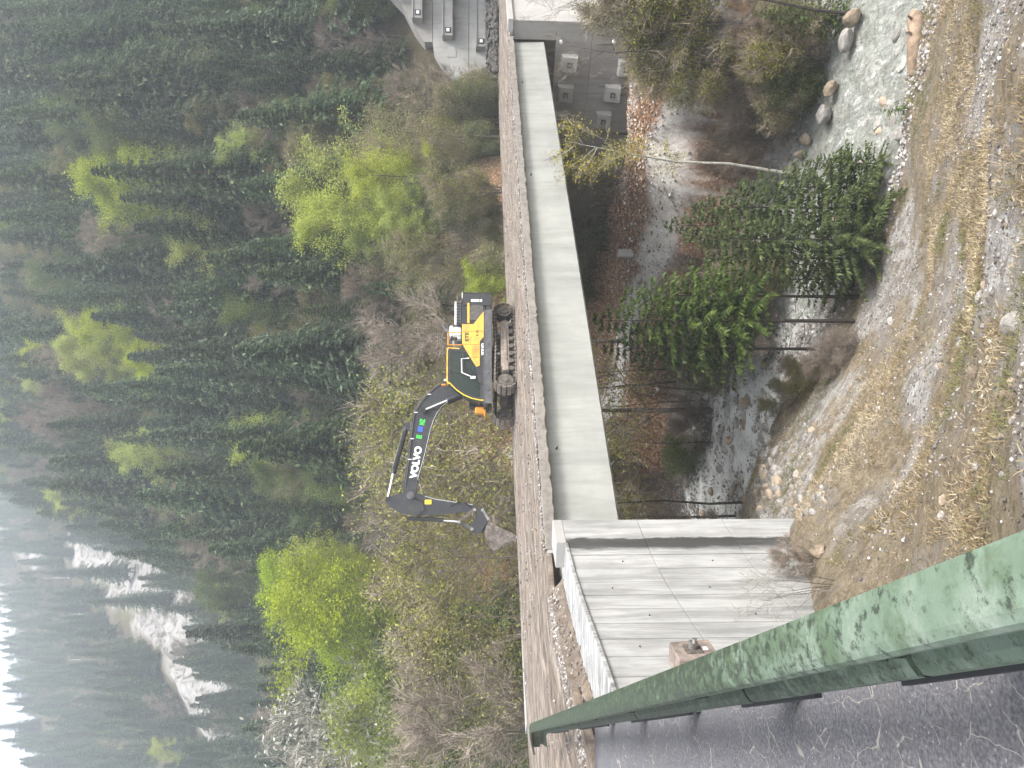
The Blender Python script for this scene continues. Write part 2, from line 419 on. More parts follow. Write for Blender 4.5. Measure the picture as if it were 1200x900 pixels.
def m_rail():
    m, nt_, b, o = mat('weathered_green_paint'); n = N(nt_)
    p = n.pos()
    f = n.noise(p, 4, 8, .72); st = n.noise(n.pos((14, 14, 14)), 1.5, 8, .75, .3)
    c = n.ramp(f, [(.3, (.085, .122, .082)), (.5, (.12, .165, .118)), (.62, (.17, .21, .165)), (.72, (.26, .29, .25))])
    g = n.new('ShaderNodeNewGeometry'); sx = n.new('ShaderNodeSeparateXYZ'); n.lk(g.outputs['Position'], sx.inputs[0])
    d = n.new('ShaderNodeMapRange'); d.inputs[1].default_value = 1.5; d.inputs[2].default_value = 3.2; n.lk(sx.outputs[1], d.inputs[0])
    # green and dark mottling grows denser away from the near end
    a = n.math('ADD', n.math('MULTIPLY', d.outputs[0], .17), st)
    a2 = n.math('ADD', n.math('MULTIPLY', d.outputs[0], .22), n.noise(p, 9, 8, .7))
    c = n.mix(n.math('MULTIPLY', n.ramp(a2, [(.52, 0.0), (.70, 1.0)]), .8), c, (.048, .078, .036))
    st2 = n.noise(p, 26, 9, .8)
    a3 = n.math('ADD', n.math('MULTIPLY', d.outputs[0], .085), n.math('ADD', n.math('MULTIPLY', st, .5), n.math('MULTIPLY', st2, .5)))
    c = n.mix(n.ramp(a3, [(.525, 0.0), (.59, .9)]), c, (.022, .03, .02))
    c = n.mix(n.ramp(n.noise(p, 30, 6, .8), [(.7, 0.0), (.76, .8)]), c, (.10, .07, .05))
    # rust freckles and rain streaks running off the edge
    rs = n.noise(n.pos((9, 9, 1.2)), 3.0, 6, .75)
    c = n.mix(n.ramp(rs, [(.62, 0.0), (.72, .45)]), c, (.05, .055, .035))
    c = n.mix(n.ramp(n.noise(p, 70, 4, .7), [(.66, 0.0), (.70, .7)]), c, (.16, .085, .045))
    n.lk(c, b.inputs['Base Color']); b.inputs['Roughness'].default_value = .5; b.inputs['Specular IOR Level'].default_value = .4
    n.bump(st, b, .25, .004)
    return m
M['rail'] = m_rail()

def m_ledge():
    m, nt_, b, o = mat('washed_ledge_concrete'); n = N(nt_)
    f = n.noise(n.pos((1.2, 7, 1), rot=(0, 0, R(6))), 1.2, 9, .75, .8); f2 = n.noise(n.pos(), 3, 8, .7)
    c = n.ramp(f, [(.36, (.12, .12, .125)), (.48, (.25, .25, .245)), (.60, (.42, .42, .41))])
    c = n.mix(n.ramp(f2, [(.55, 0.0), (.72, .5)]), c, (.36, .34, .31))
    n.lk(c, b.inputs['Base Color']); b.inputs['Roughness'].default_value = .7
    n.bump(f, b, .5, .03)
    return m
M['ledge'] = m_ledge()

def m_stain_wall():
    """same pale concrete; black run-off stain beside the end pillar, between arc lengths stored as attribute 'arc'"""
    m, nt_, b, o = mat('pale_wall_with_runoff'); n = N(nt_)
    p = n.pos(); ps = n.pos((3, 3, .4))
    f = n.noise(p, .8, 8, .65); f2 = n.noise(ps, 1.0, 8, .7, .3); f3 = n.noise(p, 25, 4, .7)
    c = n.ramp(f, [(.25, (.28, .28, .272)), (.5, (.38, .38, .37)), (.75, (.44, .44, .43))])
    c = n.mix(n.math('MULTIPLY', n.ramp(f2, [(.42, 0.0), (.62, 1.0)]), .8), c, (.20, .20, .195))
    c = n.mix(n.ramp(f3, [(.64, 0.0), (.8, .2)]), c, (.3, .3, .29))
    a = n.attr('arc')
    s = n.math('ADD', a, n.math('MULTIPLY', n.math('SUBTRACT', n.noise(n.pos((2, 2, .8)), 1.5, 8, .7), .5), .55))
    k = n.ramp(s, [(.62, 0.0), (.72, .92), (.98, .85), (1.30, 0.0)])
    mr = n.new('ShaderNodeMapRange'); mr.inputs[1].default_value = 0; mr.inputs[2].default_value = 2; n.lk(s, mr.inputs[0])
    k = n.ramp(mr.outputs[0], [(.41, 0.0), (.45, 1.0), (.62, .95), (.74, 0.0)])
    n.lk(n.mix(n.math('MULTIPLY', k, n.ramp(f2, [(.2, .75), (.5, 1.0)])), c, (.045, .044, .042)), b.inputs['Base Color'])
    b.inputs['Roughness'].default_value = .85; b.inputs['Specular IOR Level'].default_value = .25
    n.bump(n.math('ADD', f3, n.math('MULTIPLY', f2, 1.5)), b, .3, .01)
    return m
M['wall'] = m_stain_wall()

def m_water():
    m, nt_, b, o = mat('river_water'); n = N(nt_)
    p = n.pos(rot=(0, 0, R(-45))); ps = n.pos((1.8, .7, 1), rot=(0, 0, R(45)))
    f = n.noise(ps, 1.6, 9, .75, .6); f2 = n.noise(p, 7, 6, .7)
    foam = n.attr('foam')
    k = n.math('ADD', n.math('MULTIPLY', f, .65), n.math('ADD', n.math('MULTIPLY', f2, .35), n.math('MULTIPLY', foam, .165)))
    c = n.ramp(k, [(.40, (.13, .135, .11)), (.50, (.27, .285, .25)), (.58, (.38, .395, .36)), (.63, (.80, .81, .79))])
    bv = n.new('ShaderNodeTexVoronoi'); bv.inputs['Scale'].default_value = 4.5; n.lk(n.pos(), bv.inputs[0]); sb = n.new('ShaderNodeSeparateColor'); n.lk(bv.outputs['Color'], sb.inputs[0])
    bed = n.ramp(sb.outputs[0], [(0, (.12, .11, .09)), (.5, (.30, .29, .255)), (1, (.52, .51, .47))])
    c = n.mix(n.math('MULTIPLY', n.ramp(n.noise(n.pos(), .9, 5, .6), [(.42, 0.0), (.6, 1.0)]), .55), c, bed)
    n.lk(c, b.inputs['Base Color']); b.inputs['Roughness'].default_value = .3; b.inputs['Specular IOR Level'].default_value = .35
    n.bump(n.math('ADD', n.noise(ps, 5, 8, .7), f), b, .9, .15)
    return m
M['water'] = m_water()

# ------------------------------------------------------------------ terrain
AX = np.array([.70, .714]); NX = np.array([-.714, .70]); B0 = np.array([-4.0, 18.9])
def bt(t, n): return B0 + AX * t + NX * n
def wz(x, y):
    return -13 + .5 * np.clip(((12 - x) * .7 + (y - 28) * .7) / 22, -1, 3)
ctrl = []
def cp(p, dz=0): ctrl.append((p[0], p[1], p[2] + dz))
for px, py, y in [(1190, 20, 10.5), (1190, 200, 10), (1190, 400, 8.7), (1190, 560, 6.6), (1100, 60, 21), (1050, 560, 15), (1050, 420, 20.5), (1100, 300, 17.5), (1100, 480, 13),
                  (1150, 120, 15), (990, 500, 21), (960, 560, 20), (925, 620, 17.0), (950, 700, 13.5), (920, 590, 23), (900, 545, 28.5), (980, 400, 29), (1130, 200, 16),
                  (720, 250, 46), (690, 250, 50), (750, 500, 50), (790, 500, 46.5), (740, 590, 53), (800, 350, 40), (850, 250, 36), (900, 150, 33.5), (900, 60, 31.5), (850, 60, 33.5),
                  (745, 60, 39.5), (700, 560, 56), (900, 330, 35), (790, 420, 43)]:
    cp(gy(px, py, y))
for px, py, y in [(748, 24, 41.6), (748, 60, 43), (745, 100, 44.6), (740, 140, 46.5), (725, 185, 49)]: cp(gy(px, py, y), -.3)
for px, py in [(1085, 0), (1060, 120), (1048, 230)]: cp(gz(px, py, -12.9))
for px, py in [(1003, 0), (983, 67), (960, 110), (930, 180)]: cp(gz(px, py, -12.85))
for px, py in [(858, 443), (845, 480), (813, 533), (806, 570), (820, 608)]: cp(gz(px, py, -12.35))
for px, py in [(905, 427), (905, 470), (890, 550), (866, 608)]: cp(gz(px, py, -12.35))
for px, py, z in [(1040, 20, -13.6), (1020, 110, -13.6), (1000, 200, -13.5), (880, 430, -13.1), (870, 500, -13.1), (850, 560, -13.0)]: cp(gz(px, py, z))
for px, py in [(800, 150), (793, 217), (770, 283), (757, 343), (737, 390), (727, 433), (712, 480), (820, 60)]: cp(gz(px, py, -8))
for q in [(5.2, 33.2, -13.5), (2.5, 36.6, -13.3), (4, 31.2, -12.85), (7.2, 37.2, -12.8), (3.2, 40.5, -12.4), (-14, 52, -12.8), (-22, 57, -12.4), (-10, 57, -10.5), (-18, 64, -9),
          (-12, 42, -11.5), (-20, 45, -11), (-9, 33, -9), (-12, 28, -8), (-20, 30, -8),
          (18, 22, -13.5), (15, 17, -11), (24, 12, -13.2), (30, 20, -10), (22, 27, -10), (19, 31, -8.6), (24, 34, -8), (24, 39.5, -6.3), (30, 46, -4), (34, 36, -7), (38, 14, -10), (45, 30, -4),
          (1.5, 3, -1.8), (3, 5, -3.2), (0, 3.5, -2.0), (4.5, 3, -2.8), (-1.4, 6, -3.2), (-2.8, 9, -4.3), (-3.6, 12, -4.9), (0, 0, -.6), (3, -3, -1.5), (8, -2, -4.5), (14, 4, -9), (10, -12, -4), (22, 2, -12.5),
          (-3, 0, -.9), (-6, 8, -4.5), (-7, 16, -5.5), (-14, 8, -3), (-14, 20, -5), (-5, -10, -.9), (-24, 0, 2), (-30, 20, -1), (-26, -15, 3),
          (-30, 60, -10), (-45, 70, -9), (-50, 50, -7), (-60, 30, 0)]:
    ctrl.append(q)
def planeA(x, y):
    d = .45 * x + .89 * y - 49
    h = -6 + .95 * d
    q = np.minimum(-(x + 26) * .95 - .03 * (y - 130), y - 121 + .12 * (x + 40))
    return h - 1.5 * 8 * np.log1p(np.exp(np.clip(q / 8, -30, 30)))
for x, y in [(-20, 72), (-5, 66), (5, 62), (14, 58), (22, 60), (-35, 84), (0, 80), (20, 74), (-25, 95), (40, 60), (45, 52), (10, 70)]:
    ctrl.append((x, y, float(planeA(x, y))))
ctrl = np.array(ctrl)
def polyd(x, y, pts):
    d = np.full(x.shape, 1e9)
    for (x0, y0), (x1, y1) in zip(pts[:-1], pts[1:]):
        dx, dy = x1 - x0, y1 - y0; t = np.clip(((x - x0) * dx + (y - y0) * dy) / (dx * dx + dy * dy), 0, 1)
        d = np.minimum(d, np.hypot(x - x0 - t * dx, y - y0 - t * dy))
    return d
RIVER = [(40, 8), (18.5, 23), (14.4, 28.0), (10.4, 31.8), (4.6, 35.6), (.6, 39.5), (-1.5, 41), (-4.8, 44.5), (-9.5, 47), (-15, 51), (-24, 56), (-45, 62)]
def tps(r2): return np.where(r2 > 1e-9, .5 * r2 * np.log(np.maximum(r2, 1e-9)), 0)
_n = len(ctrl)
_K = tps(((ctrl[:, None, :2] - ctrl[None, :, :2]) ** 2).sum(-1)) + np.eye(_n) * 1.5
_P = np.c_[np.ones(_n), ctrl[:, :2]]
_sol = np.linalg.solve(np.block([[_K, _P], [_P.T, np.zeros((3, 3))]]), np.r_[ctrl[:, 2], 0, 0, 0])
def near_h(x, y):
    x = np.ravel(x); y = np.ravel(y); o = np.empty(len(x))
    for i in range(0, len(x), 20000):
        xs, ys = x[i:i + 20000], y[i:i + 20000]
        r2 = (xs[:, None] - ctrl[None, :, 0]) ** 2 + (ys[:, None] - ctrl[None, :, 1]) ** 2
        o[i:i + 20000] = tps(r2) @ _sol[:_n] + _sol[_n] + _sol[_n + 1] * xs + _sol[_n + 2] * ys
    return o
def sstep(a, b, x): t = np.clip((x - a) / (b - a), 0, 1); return t * t * (3 - 2 * t)
def height(x, y):
    x = np.asarray(x, float); y = np.asarray(y, float); shp = x.shape
    x = x.ravel(); y = y.ravel()
    A = planeA(x, y) + (fbm(x * .035, y * .035, 4) - .5) * 9
    A = np.minimum(A, 230 - .2 * np.maximum(0, y - 290))
    near = (np.abs(x) < 75) & (y < 100) & (y > -40)
    nh = np.zeros_like(x)
    if near.any(): nh[near] = np.clip(near_h(x[near], y[near]), -14, 60)
    nh += (fbm(x * .45, y * .45, 4) - .5) * .55
    wgt = sstep(58, 74, .5 * x + .87 * y + 8)
    wgt = np.where(near, wgt, 1.0)
    wgt = np.maximum(wgt, sstep(50, 74, np.abs(x)))
    h = np.maximum(nh * (1 - wgt) + np.maximum(A, -10) * wgt, -14)
    r = .95 * y - .25 * x
    rc = 415 + .9 * (x + 160)
    Bh = 60 + .9 * (r - 230) + (fbm(x * .018 + 5, y * .018, 5) - .5) * 22
    Bh = np.minimum(Bh, 210 + .9 * .75 * (x + 160) - .8 * (r - rc) + (fbm(x * .03, y * .03, 3) - .5) * 16)
    Bh = np.minimum(Bh, 300)
    r2 = r - 520
    Ch = 276 - .9 * np.abs(r2) + .5 * np.clip(x + 208, -400, 120) + (fbm(x * .02, y * .02, 5) - .5) * 24
    h = np.minimum(h, 310); h = np.maximum(h, np.where(y > 120, np.maximum(Bh, Ch), -50))
    # the far end of the bridge: road bench cut into the slope
    t = (x - B0[0]) * AX[0] + (y - B0[1]) * AX[1]; nn = (x - B0[0]) * NX[0] + (y - B0[1]) * NX[1]
    wl = 68.9 + .12 * (x - 24)
    front = (t > 33.6) & (nn > -.45) & (nn < 13.5) & (y < wl)
    h = np.where(front, -.15, h)
    side = (t > 33.6) & (nn >= 13.5) & (y < wl) & (x > 12)
    h = np.where(side, np.minimum(h, -.1 + np.maximum(0, (24 - x)) * .35), h)
    m = (x > .3 * y) & (y < wl) & (y > 20) & (nn > 11.3)
    h = np.where(m, np.minimum(h, -.4 + .55 * np.maximum(0, .39 * y - x)), h)
    m = (x > .3 * y) & (y >= wl) & (y < 130)
    h = np.where(m, np.minimum(h, 5.5 + 1.25 * (y - wl) + 2.5 * np.maximum(0, .36 * y - x)), h)
    # stream channel
    m = (y < 70) & (y > 0) & (np.abs(x) < 60)
    dr0 = polyd(x, y, RIVER) + (fbm(x * .5, y * .5, 4) - .5) * 3.0
    hw = 2.5 + 2.7 * sstep(5, -3, x)
    h = np.where(m, np.minimum(h, wz(x, y) - .55 + .62 * np.maximum(0, dr0 - hw + .8) + (1.2 + 1.6 * (x > 2)) * np.maximum(0, dr0 - hw - 1.0) + .25 * (fbm(x * 1.4, y * 1.4, 3) - .5)), h)
    # hill never pokes into the deck
    deck = (t > -3) & (t <= 33.6) & (nn > -.5) & (nn < 12)
    h = np.where(deck, np.minimum(h, -3.2), h)
    h = np.where((t > 33.6) & (t < 60) & (nn <= -.45) & (nn > -9), np.minimum(h, -6.3 + .25 * (t - 33) + .35 * (-.5 - nn)), h)
    return h.reshape(shp)
def steps(a, b, s, g, lim):
    o = [a]
    while o[-1] < b: o.append(o[-1] + s); s = min(s * g, lim)
    return o
ys = np.array(sorted(set([-y for y in steps(5, 60, .6, 1.15, 8)] + list(np.arange(-5, 62, .34)) + steps(62, 1150, .4, 1.028, 14))))
xs_r = steps(24, 420, .4, 1.05, 14); xs_l = [-x for x in steps(16, 760, .4, 1.045, 14)]
xs = np.array(sorted(set(xs_l + list(np.arange(-16, 24, .34)) + xs_r)))
GX, GY = np.meshgrid(xs, ys); GZ = height(GX, GY)
nx_, ny_ = len(xs), len(ys)
idx = np.arange(nx_ * ny_).reshape(ny_, nx_)
quads = np.stack([idx[:-1, :-1].ravel(), idx[:-1, 1:].ravel(), idx[1:, 1:].ravel(), idx[1:, :-1].ravel()], 1)
# ground cover masks
X_, Y_, Z_ = GX.ravel(), GY.ravel(), GZ.ravel()
W_ = wz(X_, Y_)
PATH = [(22, 27), (14.8, 33.3), (12, 36.1), (9.7, 38), (7.4, 41.4), (5.3, 44.6), (3.1, 49.3), (1, 52.3), (-1.9, 57.6), (-6, 64)]
nz = fbm(X_ * .5, Y_ * .5, 4) - .5
dr = polyd(X_, Y_, RIVER); dp_ = polyd(X_, Y_, PATH)
# side of the river: near side (camera) vs far
def near_side(x, y):
    xr = np.interp(y, [8, 22, 27.5, 31, 37, 41, 46, 52, 57, 62][::1], [40, 18, 13.5, 8.5, 3, -1.5, -6.5, -14, -24, -45])
    return x < xr
ns = near_side(X_, Y_) & (Y_ < 60)
dry = np.where(ns & (Z_ > -13), sstep(2.2, 4.5, dr + nz * 3), 0.0)
dry = np.maximum(dry, .45 * ((~ns) & (Y_ < 60) & (X_ > 12) & (Y_ < 46)))
lit = np.where((~ns) & (Y_ < 75) & (Z_ > -12.7), sstep(-.35, .1, nz + (Z_ + 10) * .04) * (1 - sstep(13, 20, X_)), 0.0)
lit = np.where((X_ < 4) & (Y_ > 40) & (Y_ < 80) & (~ns), np.maximum(lit, .85), lit)
grv = 1 - sstep(3.6 + 2.2 * (X_ < 2) + 1.5 * ns, 4.6 + 2.2 * (X_ < 2) + 2.5 * ns, dr + nz * 4)
grv = grv * (1 - sstep(.7, 1.7, Z_ - W_))
rub = (np.hypot((X_ + 2.8) / 3.0, (Y_ - 25.5) / 4.5) + nz * 1.2) < 1
grv = np.maximum(grv, rub * .9)
path = 1 - sstep(.65, 1.1, dp_ + nz * .9 - .35 * ((X_ > 7) * (X_ < 20)))
patch = sstep(.585, .67, fbm(X_ * .22 + 3.3, Y_ * .22 + 1.7, 4) + .10 * np.exp(-(((X_ - 1) / 4) ** 2 + ((Y_ - 20) / 5) ** 2))) * ns * (Z_ > -12.5)
grv = np.maximum(grv, patch * (.8 + nz))
path = path * sstep(-8.95, -8.45, Z_)
# dusty bank under the far abutment
t_ = (X_ - B0[0]) * AX[0] + (Y_ - B0[1]) * AX[1]; n_ = (X_ - B0[0]) * NX[0] + (Y_ - B0[1]) * NX[1]
path = np.maximum(path, (.55 + .5 * nz) * (1 - sstep(2.0, 3.2, polyd(X_, Y_, [(19, 36.5), (16.9, 39), (15.7, 40.5), (13.6, 43)]) + nz * 2)))
# bare rock scars on the far valley side
def hit(px, py, y0=165, y1=900):
    d = ray(px, py); yy = np.arange(y0, y1, 2.0); k = yy / d[1]
    z = CAM[2] + d[2] * k; hh = height(d[0] * k, yy)
    i = np.argmax(hh >= z)
    return np.array([d[0] * k[i], yy[i], hh[i]])
scar = np.zeros_like(X_)
sn = fbm(X_ * .06, Y_ * .06, 5) - .5
for pl, wd in [([(93, 630), (112, 650), (150, 672), (175, 690), (190, 715), (205, 755), (228, 800), (255, 850), (268, 890)], 15), ([(2, 612), (20, 640), (48, 664)], 8), ([(0, 700), (14, 742)], 14), ([(78, 712), (92, 748)], 5), ([(190, 685), (230, 745), (228, 790)], 9)]:
    P3 = [hit(*q) for q in pl]
    for a, b_ in zip(P3[:-1], P3[1:]):
        ab = b_ - a
        tt = np.clip(((X_ - a[0]) * ab[0] + (Y_ - a[1]) * ab[1] + (Z_ - a[2]) * ab[2]) / max(1e-6, (ab ** 2).sum()), 0, 1)
        d = np.sqrt((X_ - a[0] - tt * ab[0]) ** 2 + (Y_ - a[1] - tt * ab[1]) ** 2 + (Z_ - a[2] - tt * ab[2]) ** 2)
        scar = np.maximum(scar, 1 - sstep(.8, 1.1, d / wd + sn * 1.6))
scar = np.where(Y_ > 130, scar, 0)
# rough rock relief on the scars
Z_ = Z_ + scar * (fbm(X_ * .22, Y_ * .22, 4) - .5) * 7
gm = np_mesh('ground', np.c_[X_, Y_, Z_], quads, M['terrain'], True, {'mask': np.c_[dry, lit, grv, np.ones_like(dry)], 'path': path, 'scar': scar})
tag(link('ground', gm), 'steep valley sides of dry grass, leaf litter, gravel and bare rock', kind='structure')
from mathutils.bvhtree import BVHTree
def patch_at(x, y): return sstep(.585, .67, fbm(x * .22 + 3.3, y * .22 + 1.7, 4) + .10 * np.exp(-(((x - 1) / 4) ** 2 + ((y - 20) / 5) ** 2)))
def scar_at(x, y):
    i = np.clip(np.searchsorted(ys, y), 1, ny_ - 1); j = np.clip(np.searchsorted(xs, x), 1, nx_ - 1)
    return scar.reshape(ny_, nx_)[i, j]
def H(x, y): return float(height(np.array([x]), np.array([y]))[0])

# ------------------------------------------------------------------ river water
wx, wy = np.meshgrid(np.arange(-46, 42, .3), np.arange(5, 64, .3))
dd = polyd(wx.ravel(), wy.ravel(), RIVER).reshape(wx.shape)
foam = sstep(6, -1, wx) * .9 + .15
wzv = wz(wx, wy) + (fbm(wx * 1.6, wy * 1.6, 3) - .5) * .10 + (fbm(wx * 1.1 + 9, wy * 1.1, 4) - .5) * .42 * foam
keep = dd < 7.5
ii = np.arange(wx.size).reshape(wx.shape)
q = np.stack([ii[:-1, :-1].ravel(), ii[:-1, 1:].ravel(), ii[1:, 1:].ravel(), ii[1:, :-1].ravel()], 1)
kk = keep[:-1, :-1].ravel(); q = q[kk]
used, inv = np.unique(q, return_inverse=True)
wm = np_mesh('river', np.c_[wx.ravel(), wy.ravel(), wzv.ravel()][used], inv.reshape(-1, 4), M['water'], True, {'foam': foam.ravel()[used]})
tag(link('river', wm), 'pale green mountain stream with white rapids', kind='structure')

# ------------------------------------------------------------------ road surfaces
def road_mesh(name, near, far, z0, z1, matl, nseg=60, across=16, jitter=0.0, skirt=.5):
    """ribbon between two polylines"""
    def res(pl, n):
        pl = np.array(pl, float); s = np.r_[0, np.cumsum(np.hypot(*np.diff(pl, axis=0).T))]; u = np.linspace(0, s[-1], n)
        return np.c_[np.interp(u, s, pl[:, 0]), np.interp(u, s, pl[:, 1])], s[-1]
    a, L1 = res(near, nseg); b, L2 = res(far, nseg)
    V = []; RA = []
    for i in range(nseg):
        for j in range(across):
            k = j / (across - 1)
            p = a[i] * (1 - k) + b[i] * k
            z = z0 * (1 - k) + z1 * k
            V.append((p[0], p[1], z)); RA.append((i / (nseg - 1) * L1, k * np.hypot(*(b[i] - a[i])), 0, 1))
    V = np.array(V)
    if jitter:
        e = np.tile(np.arange(across), nseg)
        inner = (e > 0) & (e < across - 1)
        V[:, 2] += (fbm(V[:, 0] * 1.3, V[:, 1] * 1.3, 4) - .5) * jitter * np.where(inner, 1, .3)
    id_ = np.arange(nseg * across).reshape(nseg, across)
    Q = [np.stack([id_[:-1, :-1].ravel(), id_[1:, :-1].ravel(), id_[1:, 1:].ravel(), id_[:-1, 1:].ravel()], 1)]
    ring = list(id_[:, 0]) + list(id_[-1, 1:]) + list(id_[::-1, -1][1:]) + list(id_[0, ::-1][1:-1])
    low = V[ring] - np.array([0, 0, skirt]); n0 = len(V); V = np.r_[V, low]; m_ = len(ring)
    RA = np.r_[np.array(RA), np.array(RA)[ring]]
    Q.append(np.array([(ring[(k + 1) % m_], ring[k], n0 + k, n0 + (k + 1) % m_) for k in range(m_)]))
    me = np_mesh(name, V, Q, matl, False, {'road': RA})
    return link(name, me)
DECK_N = [tuple(bt(t, 0.07)) for t in (0, 8, 16, 24, 33.5)]
DECK_F = [tuple(bt(t, n)) for t, n in ((0.2, 9.2), (5, 10.2), (10, 10.8), (20, 11), (33.5, 11))]
ro = road_mesh('dirt_road', [(-5.45, 10.9), (-5.4, 14), (-5.1, 17.5), tuple(bt(0, 0.07))] + DECK_N[1:] + [tuple(bt(60, .07))],
               [(-13.6, 9.5), (-13.3, 17), (-12.2, 22.5)] + DECK_F + [tuple(bt(60, 11.5))], 0.01, .13, M['dirt'], 150, 30, .09, .12)
tag(ro, 'rutted brown dirt covering the bridge deck and approach road', kind='structure')
RAILD = np.array([-.4236, .9059]); RAILN = np.array([.9059, .4236])
def rl(s, c): p = np.array([-.24, 1.23]) + RAILD * s + RAILN * c; return (p[0], p[1])
ro = road_mesh('asphalt_road', [rl(-12, .05), rl(-6, .05), rl(0, .05), rl(6, .05), (-4.55, 10.9)], [(-9, -14), (-11, -8), (-12.5, 0), (-13.5, 6), (-13.6, 10.9)], 0.0, .12, M['asphalt'], 40, 12, 0, .5)
tag(ro, 'cracked dark asphalt road behind the green rail', kind='structure')

# ------------------------------------------------------------------ bridge
def prism_along(poly, p0, p1, nseg=1):
    """poly of (n, z) swept from p0 to p1 along the bridge axis coordinate t"""
    mb = MB(); k = len(poly); V = []
    for i in range(nseg + 1):
        t = p0 + (p1 - p0) * i / nseg
        for n, z in poly:
            b = bt(t, n); V.append((b[0], b[1], z))
    F = []
    for i in range(nseg):
        for j in range(k):
            F.append((i * k + j, i * k + (j + 1) % k, (i + 1) * k + (j + 1) % k, (i + 1) * k + j))
    F.append(tuple(range(k))); F.append(tuple(nseg * k + j for j in range(k - 1, -1, -1)))
    return mb.add(V, F)
br = empty('bridge', (*bt(0, 0), 0)); tag(br, 'new grey concrete road bridge spanning the ravine', 'bridge')
BRI = Matrix.Translation(-Vector((*bt(0, 0), 0)))
def under(o, root):
    o.parent = root; o.matrix_parent_inverse = root.matrix_world.inverted() if False else Matrix.Translation(-root.location) ; return o
def part(mb, name, m, root, smooth=False): return under(mb.build(name, m, None, smooth), root)
part(prism_along([(0, -.02), (11.2, .06), (11.2, -.24), (.9, -.34), (.25, -.24), (0, -.20)], -.2, 33.4, 1), 'deck_slab', M['conc'], br)
# broken pale edge of the deck: irregular upstand
V = []; F = []; nn_ = 240
for i in range(nn_ + 1):
    t = -.1 + 33.4 * i / nn_
    h1 = .02 + .04 * rnd.random(); o_ = .025 * rnd.random()
    for n, z in ((-.03 - o_, -.20 - .06 * rnd.random()), (-.03 - o_ * .6, h1 * .4), (.04 + .03 * rnd.random(), h1), (.10 + .08 * rnd.random(), .03), (.16, -.1)):
        b = bt(t, n); V.append((b[0], b[1], z))
for i in range(nn_):
    for j in range(4): F.append((i * 5 + j, i * 5 + j + 1, i * 5 + 6 + j, i * 5 + 5 + j))
e = MB(); e.add(V, F); part(e, 'broken_edge', M['edge'], br)
# box girder in six cast segments with thin joints
for i in range(3):
    a0 = .35 + i * 10.98; a1 = a0 + 10.975
    part(prism_along([(.30, -.245), (.25, -1.93), (.36, -2.0), (10.2, -2.0), (10.4, -1.95), (10.3, -.38)], a0, a1), 'girder_segment', M['girder'], br)
for t in (3.4, 18.6, 27.9):
    b = bt(t, .3); c = bt(t, .2)
    mb = MB(); mb.cyl((b[0], b[1], -.50), (c[0], c[1], -.53), .022, 8); part(mb, 'drain_pipe', M['black'], br)

# left end wall of the bridge (hidden seat) and the curved retaining wall
W = np.array([(-3.25, 18.2), (-3.62, 17.1), (-3.82, 16.3), (-3.98, 15.5), (-4.12, 14.4), (-4.22, 13.4), (-4.30, 12.4), (-4.42, 11.3), (-4.55, 10.2), (-4.7, 9.0)])
sW = np.r_[0, np.cumsum(np.hypot(*np.diff(W, axis=0).T))]
def wp(s, off=0.0):
    x = np.interp(s, sW, W[:, 0]); y = np.interp(s, sW, W[:, 1])
    x2 = np.interp(s + .05, sW, W[:, 0]); y2 = np.interp(s + .05, sW, W[:, 1]); x1 = np.interp(s - .05, sW, W[:, 0]); y1 = np.interp(s - .05, sW, W[:, 1])
    t = np.array([x2 - x1, y2 - y1]); t /= np.hypot(*t); nrm = np.array([-t[1], t[0]])   # towards the valley
    if nrm[0] < 0: nrm = -nrm
    return np.array([x, y]) + nrm * off
wr = empty('retaining_wall', (W[1][0], W[1][1], -6.5)); tag(wr, 'tall curved pale concrete retaining wall at the near end of the bridge', 'wall')
def wall_block(s0, s1, z0, z1, o0, o1, name, m, root, n=3, bev=.008):
    """slab between arc lengths, faces at offsets o0 (back) .. o1 (front)"""
    V = []; arc = []
    ss = np.linspace(s0, s1, n + 1)
    for k, s in enumerate(ss):
        for o, z in ((o0, z0), (o1 - bev, z0), (o1, z0 + bev), (o1, z1 - bev), (o1 - bev, z1), (o0, z1)):
            p = wp(s, o); V.append((p[0], p[1], z)); arc.append(s)
    F = []
    for k in range(n):
        for j in range(6): F.append((k * 6 + j, k * 6 + (j + 1) % 6, k * 6 + 6 + (j + 1) % 6, k * 6 + 6 + j))
    F.append(tuple(range(5, -1, -1))); F.append(tuple(n * 6 + j for j in range(6)))
    mb = MB(); mb.add(V, F); me = mb.mesh(name, m)
    at = me.attributes.new('arc', 'FLOAT', 'POINT'); at.data.foreach_set('value', np.array(arc, dtype=np.float32))
    return under(link(name, me), root)
wall_block(.0, sW[-1], -7.6, -.34, -1.5, -.03, 'core', M['conc_light'], wr, 20)
tiers = [(-2.1, -.28), (-4.15, -2.112), (-7.5, -4.162)]
for z0, z1 in tiers:
    wall_block(0.02, 1.62, z0, z1, -.05, .012, 'wall_panel', M['wall'], wr, 4)
    s = 1.63
    while s < sW[-1] - .1:
        s1 = min(s + .655, sW[-1])
        wall_block(s, s1 - .03, z0, z1, -.05, .0 + rnd.uniform(-.006, .006), 'wall_panel', M['wall'], wr, 2)
        s = s1
# tie holes with rusty plugs
for z0, z1 in tiers:
    for i in range(6):
        s = 1.7 + i * 1.31 + .25; z = (z0 + z1) / 2 + .45 * (i % 2 - .5)
        p = wp(s, .005); q_ = wp(s, .03)
        mb = MB(); mb.cyl((p[0], p[1], max(z, -5)), (q_[0], q_[1], max(z, -5)), .015, 8); part(mb, 'tie_plug', M['ex_mid'], wr)
# end face towards the ravine at s=0 closes the pillar
wall_block(-.0, .02, -7.5, -.30, -1.5, .01, 'end_face', M['wall'], wr, 1)
